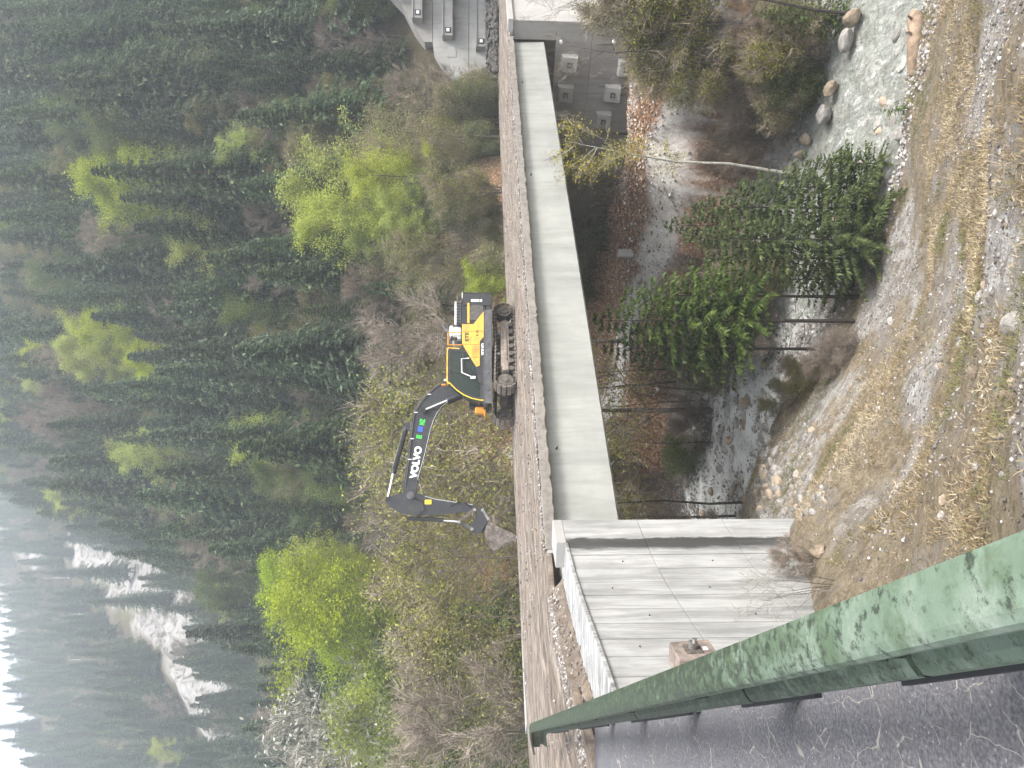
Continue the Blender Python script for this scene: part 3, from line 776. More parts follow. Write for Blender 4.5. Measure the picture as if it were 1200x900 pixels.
# ledge on top of the wall
wall_block(0.0, 1.05, -.30, -.08, -.62, .02, 'coping_end_block', M['conc_light'], wr, 3)
k = 1.07
while k < sW[-1]:
    k1 = min(k + 1.9, sW[-1])
    wall_block(k, k1 - .015, -.335, -.262, -.52, .04, 'coping_slab', M['ledge'], wr, 4)
    wall_block(k, k1 - .01, -.345, -.272, -1.14, -.535, 'inner_slab', M['ledge'], wr, 4)
    k = k1
# crumbly gravel shoulder between ledge and road
V = []; F = []
ns_ = 90
for i in range(ns_ + 1):
    s = .9 + (sW[-1] - .9) * i / ns_
    for o, z in ((-1.02, -.27), (-1.2, -.15), (-1.32, -.03), (-1.5, .035), (-1.9, .02)):
        p = wp(s, o + rnd.uniform(-.05, .05)); V.append((p[0], p[1], z + rnd.uniform(-.02, .03)))
for i in range(ns_):
    for j in range(4): F.append((i * 5 + j, i * 5 + j + 1, i * 5 + 6 + j, i * 5 + 5 + j))
mb = MB(); mb.add(V, F); o_ = mb.build('road_shoulder', M['dirt']); tag(o_, 'crumbling gravel shoulder above the wall ledge', kind='structure')

# anchor block on the retaining wall
def anchor(root, c, u, v, nrm, size=.5, depth=.35, plug=M['rust']):
    """block with a sloped face; c on the wall, u along, v up, nrm out"""
    c, u, v, nrm = map(lambda q: np.array(q, float), (c, u, v, nrm)); h = size / 2
    mb = MB(); f = []
    for a, b_, d in ((-h, -h, 0), (h, -h, 0), (h, h, 0), (-h, h, 0), (-h * .9, -h * .9, depth * 1.15), (h * .9, -h * .9, depth * 1.15), (h * .9, h * .8, depth * .8), (-h * .9, h * .8, depth * .8)):
        f.append(tuple(c + u * a + v * b_ + nrm * d))
    mb.add(f, [(3, 2, 1, 0), (4, 5, 6, 7), (0, 1, 5, 4), (1, 2, 6, 5), (2, 3, 7, 6), (3, 0, 4, 7)])
    return mb, c + nrm * depth, v
a_s = 6.7
pa = wp(a_s, 0); ta = wp(a_s + .3, 0) - wp(a_s - .3, 0); ta /= np.hypot(*ta); na = np.array([-ta[1], ta[0]]); na = na if na[0] > 0 else -na
ab = empty('anchor_block', (pa[0], pa[1], -1.62)); tag(ab, 'brown weathered anchor block with steel head on the retaining wall below the green rail', 'anchor block')
u3 = (ta[0], ta[1], 0); n3 = (na[0], na[1], 0)
mb = MB(); c0 = np.array([pa[0], pa[1], -1.62])
mb.box((0, 0, 0), (.62, .34, .62), bev=.015)
mb.v = [tuple(c0 + np.array([u3[0], u3[1], 0]) * p[0] + np.array(n3) * (p[1] + .17 + (-.05 * p[2])) + np.array([0, 0, p[2]])) for p in mb.v]
M['block_brown'] = plain('brown_stained_concrete', (.20, .165, .15), .8, var=.4, sc=5, dirt=(.40, .33, .24), dirt_amt=.7, spec=.2)
M['block_side'] = concrete('ochre_block_side', (.45, .40, .33), (.2, .15, .1), (3, 3, 3), .5, .3)
part(mb, 'block', M['block_brown'], ab)
mb = MB(); fc = c0 + np.array(n3) * .345
mb.box(tuple(fc + np.array([0, 0, .02])), (.30, .03, .26), Matrix.Rotation(math.atan2(ta[1], ta[0]), 3, 'Z'), .004); part(mb, 'bearing_plate', M['mud_dark'], ab)
mb = MB(); mb.cyl(tuple(fc + np.array([0, 0, .02])), tuple(fc + np.array(n3) * .12 + np.array([0, 0, .02])), .07, 12); mb.cyl(tuple(fc + np.array(n3) * .1), tuple(fc + np.array(n3) * .17), .035, 8); part(mb, 'anchor_head', M['steel'], ab)
mb = MB(); mb.box(tuple(fc + np.array([0, 0, -.17]) - np.array(u3) * .02), (.12, .012, .08), Matrix.Rotation(math.atan2(ta[1], ta[0]), 3, 'Z')); part(mb, 'number_plate', M['white'], ab)

# ------------------------------------------------------------------ far abutment
abu = empty('abutment', (*bt(33.5, 2), -8)); tag(abu, 'grey concrete abutment under the far end of the bridge with square anchor blocks', 'abutment')
def tnbox(t0, t1, n0, n1, z0, z1, name, m, root):
    return part(prism_along([(n0, z0), (n1, z0), (n1, z1), (n0, z1)], t0, t1), name, m, root)
tnbox(33.5, 35, -.8, .2, -2.62, -.25, 'corner_pillar', M['conc_dark'], abu)
tnbox(33.45, 35.4, -.8, 3.2, -4.65, -2.64, 'face_panel', M['conc_dark'], abu)
tnbox(33.46, 35.4, 3.22, 11.5, -4.65, -2.64, 'face_panel', M['conc_dark'], abu)
tnbox(33.47, 35.4, -.79, 3.2, -9.8, -4.67, 'face_panel', M['conc_dark'], abu)
tnbox(33.45, 35.4, 3.22, 11.5, -9.8, -4.67, 'face_panel', M['conc_dark'], abu)
tnbox(34.6, 35.3, .34, 11.5, -2.64, -.3, 'back_wall', M['conc_dark'], abu)
# wing wall going back beside the road; paler concrete carries its sunlit look
wv = [];
def wing(t0, t1, zlo0, zlo1, name):
    V = []
    for t, zl in ((t0, zlo0), (t1, zlo1)):
        for n, z in ((-.82, zl), (-.82, -.2), (-.3, -.2), (-.3, zl)):
            b = bt(t, n); V.append((b[0], b[1], z))
    mb = MB(); mb.add(V, [(0, 1, 2, 3), (7, 6, 5, 4), (0, 4, 5, 1), (1, 5, 6, 2), (2, 6, 7, 3), (3, 7, 4, 0)]); part(mb, name, M['conc_light'], abu)
wing(33.52, 38.2, -9.5, -8.0, 'wing_wall'); wing(38.22, 44, -8.5, -6, 'wing_wall')
tnbox(33.3, 44, -.95, -.25, -.2, .08, 'wing_coping', M['conc_light'], abu)
tnbox(33.6, 60, -.26, 11.5, -.2, -.02, 'approach_slab', M['conc'], abu)
# anchor blocks of the abutment
def on_face(px, py):
    d = ray(px, py); ax3 = np.array([AX[0], AX[1], 0]); b = np.array([B0[0], B0[1], 0])
    k = (33.45 - (CAM - b) @ ax3) / (d @ ax3); p = CAM + d * k
    return (p - b) @ np.array([NX[0], NX[1], 0]), p[2]
for i, (px, py, w_) in enumerate([(667, 73, 'upper anchor block nearest the girder end'), (733, 78, 'lower anchor block beside the dusty bank'), (662, 108, 'anchor block close under the girder soffit'), (717, 108, 'anchor block beside the shaded bank edge'), (706, 139, 'anchor block half hidden by the yellow birch crown'), (656, 139, 'anchor block behind the birch and girder')]):
    n_0, z_0 = on_face(px, py)
    b = bt(33.45, n_0); r_ = empty('anchor_block', (b[0], b[1], z_0)); tag(r_, w_ + ' on the far abutment face', 'anchor block', 'anchor blocks on the far abutment')
    mb, fcen, _ = anchor(r_, (b[0], b[1], z_0), (NX[0], NX[1], 0), (0, 0, 1), (-AX[0], -AX[1], 0), .95, .45)
    part(mb, 'block', M['conc'], r_)
    out_ = -np.array([AX[0], AX[1], 0])
    mb = MB(); mb.box(tuple(fcen - out_ * .03), (.3, .3, .1), Matrix.Rotation(math.atan2(AX[1], AX[0]), 3, 'Z') @ Matrix.Rotation(R(90), 3, 'Y'), .01)
    part(mb, 'bearing_plate', M['mud_dark'], r_)
    mb = MB(); mb.cyl(tuple(fcen), tuple(fcen + out_ * .16), .08, 10); part(mb, 'anchor_head', M['steel'], r_)
for px, py in ((657, 48), (719, 48), (741, 85)):
    n_0, z_0 = on_face(px, py); b = bt(33.45, n_0); c = bt(33.2, n_0)
    mb = MB(); mb.cyl((b[0], b[1], z_0), (c[0], c[1], z_0 - .02), .09, 10); part(mb, 'drain_cap', M['white'], abu)
n_0, z_0 = on_face(722, 33); b = bt(33.44, n_0)
mb = MB(); mb.box((b[0], b[1], z_0), (.03, .28, .3), Matrix.Rotation(math.atan2(AX[1], AX[0]), 3, 'Z')); part(mb, 'survey_plate', M['white'], abu)

# ------------------------------------------------------------------ anchored slope wall above the far end of the road
def zw(px, y=68): return 1.65 + (562 - px) * y / 900
def xw(py, y=68): return (450 - py) / 900 * y
an = empty('anchored_wall', (xw(40), 68, 0)); tag(an, 'grey stepped concrete slope wall with protruding anchor beams beyond the bridge end', 'wall')
def wall_poly(poly, y0, y1, name, m):
    pts = [(xw(py), zw(px)) for px, py in poly]
    mb = MB(); n = len(pts)
    V = [(x, y0 + .12 * (x - 24), z) for x, z in pts] + [(x, y1 + .12 * (x - 24), z) for x, z in pts]
    mb.add(V, [tuple(range(n)), tuple(range(2 * n - 1, n - 1, -1))] + [(i, i + n, (i + 1) % n + n, (i + 1) % n) for i in range(n)])
    return part(mb, name, m, an)
wall_poly([(440, -70), (452, -20), (470, 0), (484, 28), (497, 46), (506.2, 46), (506.2, -70)], 68, 70, 'wall_course', M['conc_dark'])
wall_poly([(506.8, -70), (506.8, 47), (508, 58), (516, 72), (536, 94), (549.1, 93), (549.1, -70)], 67.9, 70, 'wall_course', M['conc'])
wall_poly([(549.7, -70), (549.7, 93), (574, 91), (584, 90), (584, -70)], 67.8, 70, 'wall_course', M['conc'])
for i, (p0, p1, pe) in enumerate([(485, 495, 23), (520, 530.5, 44), (559, 569, 57), (452, 461, -12)]):
    b_ = wall_poly([(p0, -70), (p0, pe), (p1, pe), (p1, -70)], 66.9, 68, 'anchor_beam', M['conc'])
    for pe2 in (pe - 6,):
        x0 = xw(pe2); z0 = zw((p0 + p1) / 2); yy = 66.9 + .12 * (x0 - 24)
        mb = MB(); mb.box((x0, yy - .02, z0), (.5, .06, .5), bev=.01); part(mb, 'anchor_recess', M['black'], an)
        mb = MB(); mb.box((x0, yy - .08, z0), (.28, .1, .28), bev=.01); part(mb, 'anchor_head', M['white'], an)
wall_poly([(483, -70), (483, 24), (484.6, 24), (484.6, -70)], 66.8, 67.9, 'beam_lip', M['conc_light'])
wall_poly([(518.4, -70), (518.4, 45), (519.7, 45), (519.7, -70)], 66.8, 67.9, 'beam_lip', M['conc_light'])
wall_poly([(557.4, -70), (557.4, 59), (558.7, 59), (558.7, -70)], 66.8, 67.9, 'beam_lip', M['conc_light'])
wall_poly([(524, 54), (524, 65), (534, 65), (534, 54)], 67.85, 67.9, 'patch', M['conc_light'])  # pale sheet standing in for a sunlit patch of the wall

# ------------------------------------------------------------------ green steel guardrail
gr = empty('guardrail', (*rl(0, 0), 0)); tag(gr, 'long green painted steel guardrail with dirt and algae beside the asphalt', 'guardrail')
def rail_sweep(poly, s0, s1, name, m, n=1, taper=None, smooth=False):
    V = []; k = len(poly)
    for i in range(n + 1):
        s = s0 + (s1 - s0) * i / n
        dz = 0; dc = 0; sc = 1
        if s > 13.6: dc = -.10 * (s - 13.6) ** 2; dz = -.04 * (s - 13.6) ** 2
        for c, z in poly:
            p = rl(s, c + dc); V.append((p[0], p[1], z + dz))
    F = [(i * k + j, (i + 1) * k + j, (i + 1) * k + (j + 1) % k, i * k + (j + 1) % k) for i in range(n) for j in range(k)]
    F += [tuple(range(k - 1, -1, -1)), tuple(n * k + j for j in range(k))]
    mb = MB(); mb.add(V, F); return part(mb, name, m, gr, smooth)
top = [(.002, .742), (.0, .750), (-.03, .756), (-.07, .757), (-.115, .752), (-.136, .742), (-.144, .728), (-.144, .712), (-.136, .706), (-.128, .712), (-.122, .728), (-.06, .742), (-.01, .738), (-.006, .60), (.002, .60)]
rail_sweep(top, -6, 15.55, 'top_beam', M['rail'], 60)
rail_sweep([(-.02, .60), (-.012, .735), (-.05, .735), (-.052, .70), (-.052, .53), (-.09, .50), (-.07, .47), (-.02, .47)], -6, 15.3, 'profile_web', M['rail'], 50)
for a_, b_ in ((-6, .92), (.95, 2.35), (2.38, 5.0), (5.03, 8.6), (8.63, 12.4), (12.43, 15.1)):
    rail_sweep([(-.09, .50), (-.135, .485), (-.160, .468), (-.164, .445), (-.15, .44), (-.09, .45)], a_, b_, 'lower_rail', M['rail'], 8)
for a_, b_ in ((.1, 1.12), (1.75, 2.62), (3.6, 5.5), (6.8, 9.0), (10.5, 13.0)):
    rail_sweep([(-.09, .438), (-.175, .430), (-.175, .405), (-.09, .405)], a_, b_, 'black_strip', M['black'], 2)  # black strips below the lower rail sections
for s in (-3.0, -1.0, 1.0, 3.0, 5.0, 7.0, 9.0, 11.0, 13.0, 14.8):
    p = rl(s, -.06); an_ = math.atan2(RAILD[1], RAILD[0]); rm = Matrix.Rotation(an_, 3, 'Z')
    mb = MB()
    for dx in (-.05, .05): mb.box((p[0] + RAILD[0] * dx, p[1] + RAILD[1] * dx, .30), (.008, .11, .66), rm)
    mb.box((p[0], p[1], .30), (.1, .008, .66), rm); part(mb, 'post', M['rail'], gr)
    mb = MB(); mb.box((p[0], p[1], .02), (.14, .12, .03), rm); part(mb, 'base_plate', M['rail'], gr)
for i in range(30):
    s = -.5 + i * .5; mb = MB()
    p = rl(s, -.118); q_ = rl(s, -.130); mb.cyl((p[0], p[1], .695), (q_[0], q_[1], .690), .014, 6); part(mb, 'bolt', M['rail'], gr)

# ------------------------------------------------------------------ excavator
EXC = (.84, 34.3, .085)
HE = math.atan2(-.174, -.985)
ex = empty('excavator', EXC, HE)
tag(ex, 'yellow and dark grey tracked excavator on the bridge deck, arm reaching down', 'excavator')
EZ = -.085                 # drawing heights are measured from z=0
class XB(MB):
    def out(s, name, m, parent=ex, smooth=False, rot=0.0):
        vs = s.v
        if rot:
            c, n = math.cos(rot), math.sin(rot); vs = [(p[0] * c - p[1] * n, p[0] * n + p[1] * c, p[2]) for p in vs]
        dz = 0 if rot else EZ
        s.v = [(p[0], p[1], p[2] + dz) for p in vs]
        return s.build(name, m, parent, smooth)
URT = R(29)
# undercarriage
L_, Hh, rr = 1.98, .90, .44
def track_loop(r_off=0.0, n=76):
    pts = []; per = 2 * (2 * L_) + 2 * math.pi * rr
    for i in range(n):
        d = per * i / n
        if d < 2 * L_: p = (-L_ + d, 2 * rr, 0, 1)
        elif d < 2 * L_ + math.pi * rr:
            a = (d - 2 * L_) / rr; p = (L_ + math.sin(a) * rr, rr + math.cos(a) * rr, math.sin(a), math.cos(a))
        elif d < 4 * L_ + math.pi * rr: p = (L_ - (d - 2 * L_ - math.pi * rr), 0, 0, -1)
        else:
            a = (d - 4 * L_ - math.pi * rr) / rr; p = (-L_ - math.sin(a) * rr, rr - math.cos(a) * rr, -math.sin(a), -math.cos(a))
        sag = -.05 * math.sin(max(0, min(1, (p[0] + L_) / (2 * L_))) * math.pi) ** 2 if p[3] > .9 else 0
        pts.append((p[0], p[1] + .04 + sag, p[2], p[3]))
    return pts
for side in (1, -1):
    yc = side * 1.2
    mb = XB(); lp = track_loop(n=49)
    for (x, z, nx2, nz2) in lp:
        an_ = math.atan2(nx2, nz2)
        mb.box((x, yc, z), (.175, .60, .03), Matrix.Rotation(an_, 3, 'Y'), 0)
        m_ = Matrix.Rotation(an_, 3, 'Y'); o_ = m_ @ Vector((.05, 0, .035)); mb.box((x + o_.x, yc, z + o_.z), (.025, .60, .045), m_)
        o_ = m_ @ Vector((-.03, 0, .028)); mb.box((x + o_.x, yc, z + o_.z), (.02, .60, .03), m_)
    tr = mb.out('track', M['mud'], rot=URT)
    mb = XB()
    for k, (x, z, nx2, nz2) in enumerate(track_loop(n=49)):
        mb.box((x - nx2 * .07, yc, z - nz2 * .07), (.15, .16, .1), Matrix.Rotation(math.atan2(nx2, nz2), 3, 'Y'))
    mb.out('link_chain', M['mud_dark'], rot=URT)
    mb = XB()
    mb.prism([(-1.45, .42), (-1.35, .64), (1.15, .66), (1.50, .58), (1.52, .34), (1.2, .30), (-1.35, .30)], yc - .2, yc + .2)
    mb.box((.25, yc + side * .21, .46), (2.2, .05, .16), bev=.02); mb.box((1.25, yc + side * .22, .46), (.5, .08, .24), bev=.02)
    mb.out('track_frame', M['mud'], rot=URT)
    mb = XB(); mb.cyl((-L_, yc - .22, rr + .04), (-L_, yc + .24 * side + (.0 if side > 0 else 0), rr + .04), .33, 20); mb.cyl((-L_, yc, rr + .04), (-L_, yc + .30 * side, rr + .04), .2, 16); mb.out('sprocket', M['mud_dark'], rot=URT)
    mb = XB(); mb.cyl((L_, yc - .17, rr + .04), (L_, yc + .17, rr + .04), .34, 20); mb.cyl((L_, yc - .2, rr + .04), (L_, yc + .2, rr + .04), .12, 12); mb.out('idler', M['mud_dark'], rot=URT)
    for i in range(7):
        x = -1.2 + i * .42; mb = XB(); mb.cyl((x, yc - .19, .22), (x, yc + .19, .22), .115, 12); mb.out('track_roller', M['mud_dark'], rot=URT)
    for x in (-.6, .55):
        mb = XB(); mb.cyl((x, yc - .1, .755), (x, yc + .22 * side, .755), .075, 12); mb.out('carrier_roller', M['ex_mid'], rot=URT)
mb = XB(); mb.prism([(-1.0, .45), (-1.0, .80), (1.0, .80), (1.0, .45)], -1.0, 1.0); mb.prism([(-.55, .78), (-.55, .98), (.55, .98), (.55, .78)], -.55, .55); mb.out('centre_frame', M['mud_dark'], rot=URT)
mb = XB(); mb.cyl((0, 0, .95), (0, 0, 1.16), .66, 28); mb.out('slew_ring', M['black'])
# upper structure (forward = +x, left = +y towards the camera)
mb = XB(); mb.box((-.42, 0, 1.26), (4.7, 2.84, .26), bev=.03); mb.out('platform', M['ex_grey'])
mb = XB(); mb.box((-.1, 1.46, 1.30), (4.1, .04, .36), bev=.01); mb.box((-.1, 1.485, 1.46), (4.15, .02, .03)); mb.out('side_skirt', M['ex_mid'])
cw = [(-2.98, -1.28), (-2.84, -1.46), (-2.35, -1.46), (-2.35, 1.46), (-2.84, 1.46), (-2.98, 1.28), (-3.1, .5), (-3.1, -.5)]
mb = XB(); mb.prism(cw, 1.15, 2.38, 'z'); mb.out('counterweight', M['ex_grey'])
mb = XB(); mb.prism([(-2.97, 1.3), (-2.80, 1.48), (-2.66, 1.48), (-2.66, 1.3)], 2.381, 2.42, 'z'); mb.out('counterweight_cap', M['ex_white'])
mb = XB(); mb.box((-1.55, 0, 1.9), (1.75, 2.80, 1.02), bev=.03); mb.out('engine_housing', M['ex_grey'])
mb = XB(); mb.box((-.15, .0, 1.72), (1.1, 2.7, .7), bev=.03); mb.out('machine_deck', M['ex_mid'])
mb = XB(); mb.prism([(-2.33, 1.42), (-2.33, 2.40), (-1.5, 2.40), (-1.5, 1.42)], 1.40, 1.435); mb.out('rear_door', M['ex_grey'])
mb = XB(); mb.box((-2.05, 1.445, 1.83), (.72, .02, .64)); mb.out('vent_grille', M['mud_dark'])
for i in range(7):
    mb = XB(); mb.box((-2.05, 1.452, 1.56 + i * .09), (.70, .014, .022)); mb.out('grille_slat', M['ex_mid'])
mb = XB(); mb.box((-2.0, 1.465, 2.13), (.90, .02, .10), bev=.006); mb.out('yellow_stripe', M['ex_yellow'])
mb = XB(); mb.box((-2.56, 1.468, 1.78), (.11, .012, .48), bev=.003); mb.out('number_plate', M['white'])
yp = [(-1.50, 2.41), (-.64, 2.40), (-.23, 2.16), (.37, 1.79), (.31, 1.64), (-.76, 1.64), (-.99, 1.43), (-2.16, 1.41), (-1.51, 1.91)]
mb = XB(); mb.prism(yp, 1.44, 1.475); mb.out('yellow_panel', M['ex_yellow'])
for x0, x1 in ((-1.19, -1.175), (-.62, -.605), (-.05, -.035)):
    mb = XB(); mb.prism([(x0, 1.66 if x0 > -1 else 1.44), (x0, 2.40 if x0 < -.6 else 2.03), (x1, 2.40 if x0 < -.6 else 2.03), (x1, 1.66 if x0 > -1 else 1.44)], 1.476, 1.479); mb.out('panel_seam', M['dark_print'])
mb = XB(); mb.prism([(-1.0, 1.42), (-.76, 1.63), (.31, 1.63), (.40, 1.80), (1.0, 1.72), (1.25, 1.42)], 1.40, 1.45); mb.out('lower_panel', M['ex_grey'])
# hood with louvres
mb = XB(); mb.box((-2.02, .25, 2.56), (1.05, 2.2, .30), bev=.04); mb.out('hood', M['ex_mid'])
mb = XB(); mb.box((-2.02, 1.33, 2.68), (1.05, .08, .10), bev=.02); mb.out('hood_rim', M['ex_white'])
for i in range(8):
    mb = XB(); mb.box((-2.46 + i * .125, 1.36, 2.56), (.045, .05, .14)); mb.out('louvre', M['black'])
mb = XB(); mb.box((-1.15, .55, 2.62), (.62, 1.4, .46), bev=.08); mb.out('filter_housing', M['ex_white'])
mb = XB(); mb.box((-1.25, 1.05, 2.86), (.5, .4, .18), bev=.04); mb.out('air_intake', M['ex_white'])
mb = XB(); mb.cyl((-.95, 1.16, 2.62), (-.95, 1.16, 2.90), .10, 14); mb.box((-.72, 1.2, 2.58), (.14, .2, .16), bev=.01); mb.out('intake_cap', M['ex_grey'])
mb = XB(); mb.tube([(-1.38, .75, 2.7), (-1.38, .75, 3.0), (-1.45, .75, 3.14), (-1.66, .75, 3.24)], [.085, .085, .08, .075], 12); mb.out('exhaust_pipe', M['ex_mid'], smooth=True)
mb = XB()
for x in (-1.16, -.6):
    mb.tube([(x, 1.40, 2.40), (x, 1.40, 3.0)], .024, 6)
mb.tube([(-1.16, 1.40, 3.0), (-.6, 1.40, 3.0)], .024, 6); mb.out('handrail', M['orange'])
mb = XB(); mb.tube([(-1.0, 1.40, 2.42), (-1.0, 1.40, 2.72), (-.6, 1.40, 2.72)], .018, 6); mb.out('handrail', M['rust'])
# cab
def cabx(z):  # front edge x at height z
    return np.interp(z, [1.3, 1.65, 2.1, 2.6, 2.95, 3.05], [1.93, 1.90, 1.72, 1.42, 1.10, 1.0])
cabside = [(-.42, 2.42), (-.48, 3.0), (-.40, 3.05), (1.0, 3.05), (1.10, 2.95), (1.42, 2.60), (1.72, 2.10), (1.88, 1.66), (1.93, 1.3), (-.30, 1.3)]
def offs(poly, d):
    c = (sum(p[0] for p in poly) / len(poly), sum(p[1] for p in poly) / len(poly))
    return [(c[0] + (p[0] - c[0]) * (1 - d), c[1] + (p[1] - c[1]) * (1 - d)) for p in poly]
def frame_mesh(outer, inner, y0, y1, name, m):
    n = len(outer); V = [(p[0], y, p[1]) for y in (y0, y1) for p in outer] + [(p[0], y, p[1]) for y in (y0, y1) for p in inner]
    F = []
    for i in range(n):
        j = (i + 1) % n
        F += [(i, j, 2 * n + j, 2 * n + i), (n + i, 3 * n + i, 3 * n + j, n + j), (i, n + i, n + j, j), (2 * n + i, 2 * n + j, 3 * n + j, 3 * n + i)]
    mb = XB(); mb.add(V, F); return mb.out(name, m)
inner = [(-.30, 2.42), (-.32, 2.84), (-.26, 2.89), (.95, 2.89), (1.02, 2.82), (1.32, 2.50), (1.55, 2.08), (1.66, 1.72), (1.66, 1.60), (-.24, 1.60)]
cf = frame_mesh(cabside, inner, 1.34, 1.40, 'cab_frame', M['ex_grey'])
frame_mesh(cabside, inner, .40, .46, 'cab_frame', M['ex_grey'])
mb = XB(); mb.prism([(-.40, 1.3), (1.88, 1.3), (1.84, 1.62), (-.36, 1.62)], .42, 1.38); mb.out('cab_floor', M['ex_grey'])
mb = XB(); mb.prism([(-.50, 1.6), (-.50, 3.0), (-.40, 3.0), (-.38, 1.6)], .42, 1.38); mb.out('cab_back', M['ex_grey'])
mb = XB(); mb.box((.27, .9, 3.02), (1.5, 1.02, .08), bev=.03); mb.out('cab_roof', M['ex_yellow'])
mb = XB()
pl = [(-.46, 2.50), (-.50, 3.0), (-.42, 3.06), (1.0, 3.06), (1.12, 2.96)]
pi = [(-.41, 2.50), (-.445, 2.95), (-.38, 3.0), (.97, 3.0), (1.06, 2.925)]
mb.prism(pl + pi[::-1], 1.36, 1.425); mb.out('roof_band', M['ex_yellow'])
mb = XB(); mb.tube([(1.05, 1.43, 2.93), (1.36, 1.43, 2.62), (1.58, 1.43, 2.3), (1.72, 1.43, 1.98), (1.80, 1.43, 1.62), (1.80, 1.43, 1.36)], .022, 6); mb.out('cab_trim', M['tag_yellow'])
ip = [(p[0], p[1]) for p in inner]
mb = XB(); mb.prism(ip, 1.366, 1.372); mb.out('side_window', M['glass'])
mb = XB(); mb.prism(ip, .426, .432); mb.out('side_window', M['glass'])
fpts = [(1.10, 2.93), (1.42, 2.58), (1.72, 2.08), (1.88, 1.64)]
mb = XB(); mb.add([(x - .01, y, z) for x, z in fpts for y in (.46, 1.34)], [(0, 2, 3, 1), (2, 4, 5, 3), (4, 6, 7, 5)]); mb.out('windscreen', M['glass'])
mb = XB(); mb.tube([(.62, 1.375, 1.6), (.60, 1.375, 2.88)], .03, 6); mb.tube([(-.3, 1.375, 2.36), (.6, 1.375, 2.30)], .02, 6); mb.out('door_pillar', M['ex_grey'])
mb = XB(); mb.tube([(-.02, 1.43, 2.10), (.02, 1.47, 2.42), (.62, 1.47, 2.40), (.74, 1.47, 2.12), (.86, 1.43, 1.86)], .026, 8); mb.out('door_grab_bar', M['white'])
mb = XB(); mb.box((.82, 1.43, 1.93), (.12, .03, .22), bev=.02); mb.out('door_handle', M['white'])
mb = XB(); mb.box((.35, .9, 1.86), (.5, .5, .14), bev=.04); mb.box((.08, .9, 2.22), (.14, .46, .66), bev=.05); mb.box((.06, .9, 2.62), (.1, .26, .18), bev=.03); mb.out('seat', M['black'])
mb = XB(); mb.box((1.2, .9, 1.9), (.22, .5, .08), bev=.02); mb.tube([(1.3, .7, 1.6), (1.15, .7, 2.1)], .02, 6); mb.tube([(.75, .62, 1.6), (.72, .62, 2.05)], .02, 6); mb.out('console', M['ex_mid'])
mb = XB(); mb.tube([(1.2, 1.42, 2.9), (1.34, 1.60, 3.02), (1.32, 1.64, 3.12)], .018, 6); mb.out('mirror_arm', M['ex_grey'])
mb = XB(); mb.box((1.18, 1.62, 3.16), (.07, .24, .2), bev=.02); mb.out('mirror', M['orange'])
mb = XB(); mb.box((.9, 1.2, 3.12), (.1, .1, .1), bev=.02); mb.out('work_light', M['ex_white'])
mb = XB(); mb.box((1.98, .9, 1.38), (.14, 1.0, .2), bev=.02); mb.box((2.16, .95, 1.22), (.26, .5, .05)); mb.out('front_step', M['ex_grey'])
mb = XB(); mb.box((2.08, .15, 1.62), (.3, .5, .46), bev=.05); mb.box((2.2, -.3, 1.42), (.3, 1.4, .08), bev=.02); mb.out('tool_box', M['orange'])
mb = XB(); mb.box((1.15, -.95, 1.75), (1.3, .9, .75), bev=.04); mb.out('tank_box', M['ex_grey'])
for x in (-.65, .62, 1.35):
    mb = XB(); mb.cyl((x, 1.49, 1.30), (x, 1.515, 1.30), .05, 10); mb.out('tie_down_bolt', M['ex_mid'])
# boom (curved banana), plates tapered
up = [(.35, 2.15), (.74, 3.21), (1.02, 3.62), (1.31, 3.93), (1.72, 4.28), (2.15, 4.52), (2.7, 4.61), (3.24, 4.66), (4.62, 4.80), (5.34, 4.90), (5.66, 4.88), (5.92, 4.74)]
lo = [(.75, 1.75), (1.31, 2.35), (1.52, 2.78), (1.70, 3.06), (1.92, 3.32), (2.2, 3.52), (2.52, 3.66), (2.89, 3.78), (3.99, 4.02), (5.06, 4.31), (5.66, 4.38), (5.92, 4.46)]
mb = XB(); mb.prism(up + lo[::-1], -.17, .17); mb.out('boom', M['ex_grey'])
def edge_tube(pts, y, r, name, m):
    mb = XB(); mb.tube([(p[0], y, p[1]) for p in pts], r, 5); return mb.out(name, m)
edge_tube([(p[0], p[1] - .05) for p in up[:10]], .20, .022, 'hydraulic_pipe', M['ex_mid'])
edge_tube([(p[0], p[1] + .03) for p in up[:10]], .12, .024, 'hydraulic_pipe', M['mud_dark'])
edge_tube([(p[0], p[1] + .03) for p in up[:10]], -.05, .024, 'hydraulic_pipe', M['mud_dark'])
edge_tube([(p[0], p[1] + .012) for p in lo[2:10]], .172, .012, 'weld_edge', M['ex_white'])
for s_, z_ in ((1.35, 3.86), (2.15, 4.43), (3.3, 4.58), (4.2, 4.67)):
    mb = XB(); mb.box((s_, .205, z_), (.04, .04, .16)); mb.out('pipe_clamp', M['ex_white'])
mb = XB(); mb.cyl((5.74, -.26, 4.61), (5.74, .26, 4.61), .085, 14); mb.cyl((5.74, -.22, 4.61), (5.74, .22, 4.61), .17, 16); mb.out('boom_pin', M['ex_mid'])
mb = XB(); mb.prism([(2.5, 4.6), (2.62, 4.92), (2.84, 4.92), (3.0, 4.64)], -.1, .1); mb.out('cylinder_bracket', M['ex_grey'])
mb = XB(); mb.tube([(2.1, .1, 4.62), (2.2, .1, 4.85), (2.5, .1, 4.98), (2.75, .1, 4.98)], .022, 6); mb.tube([(2.1, -.02, 4.62), (2.25, -.02, 4.92), (2.55, -.02, 5.03), (2.95, -.02, 5.0)], .022, 6); mb.out('hose', M['black'])
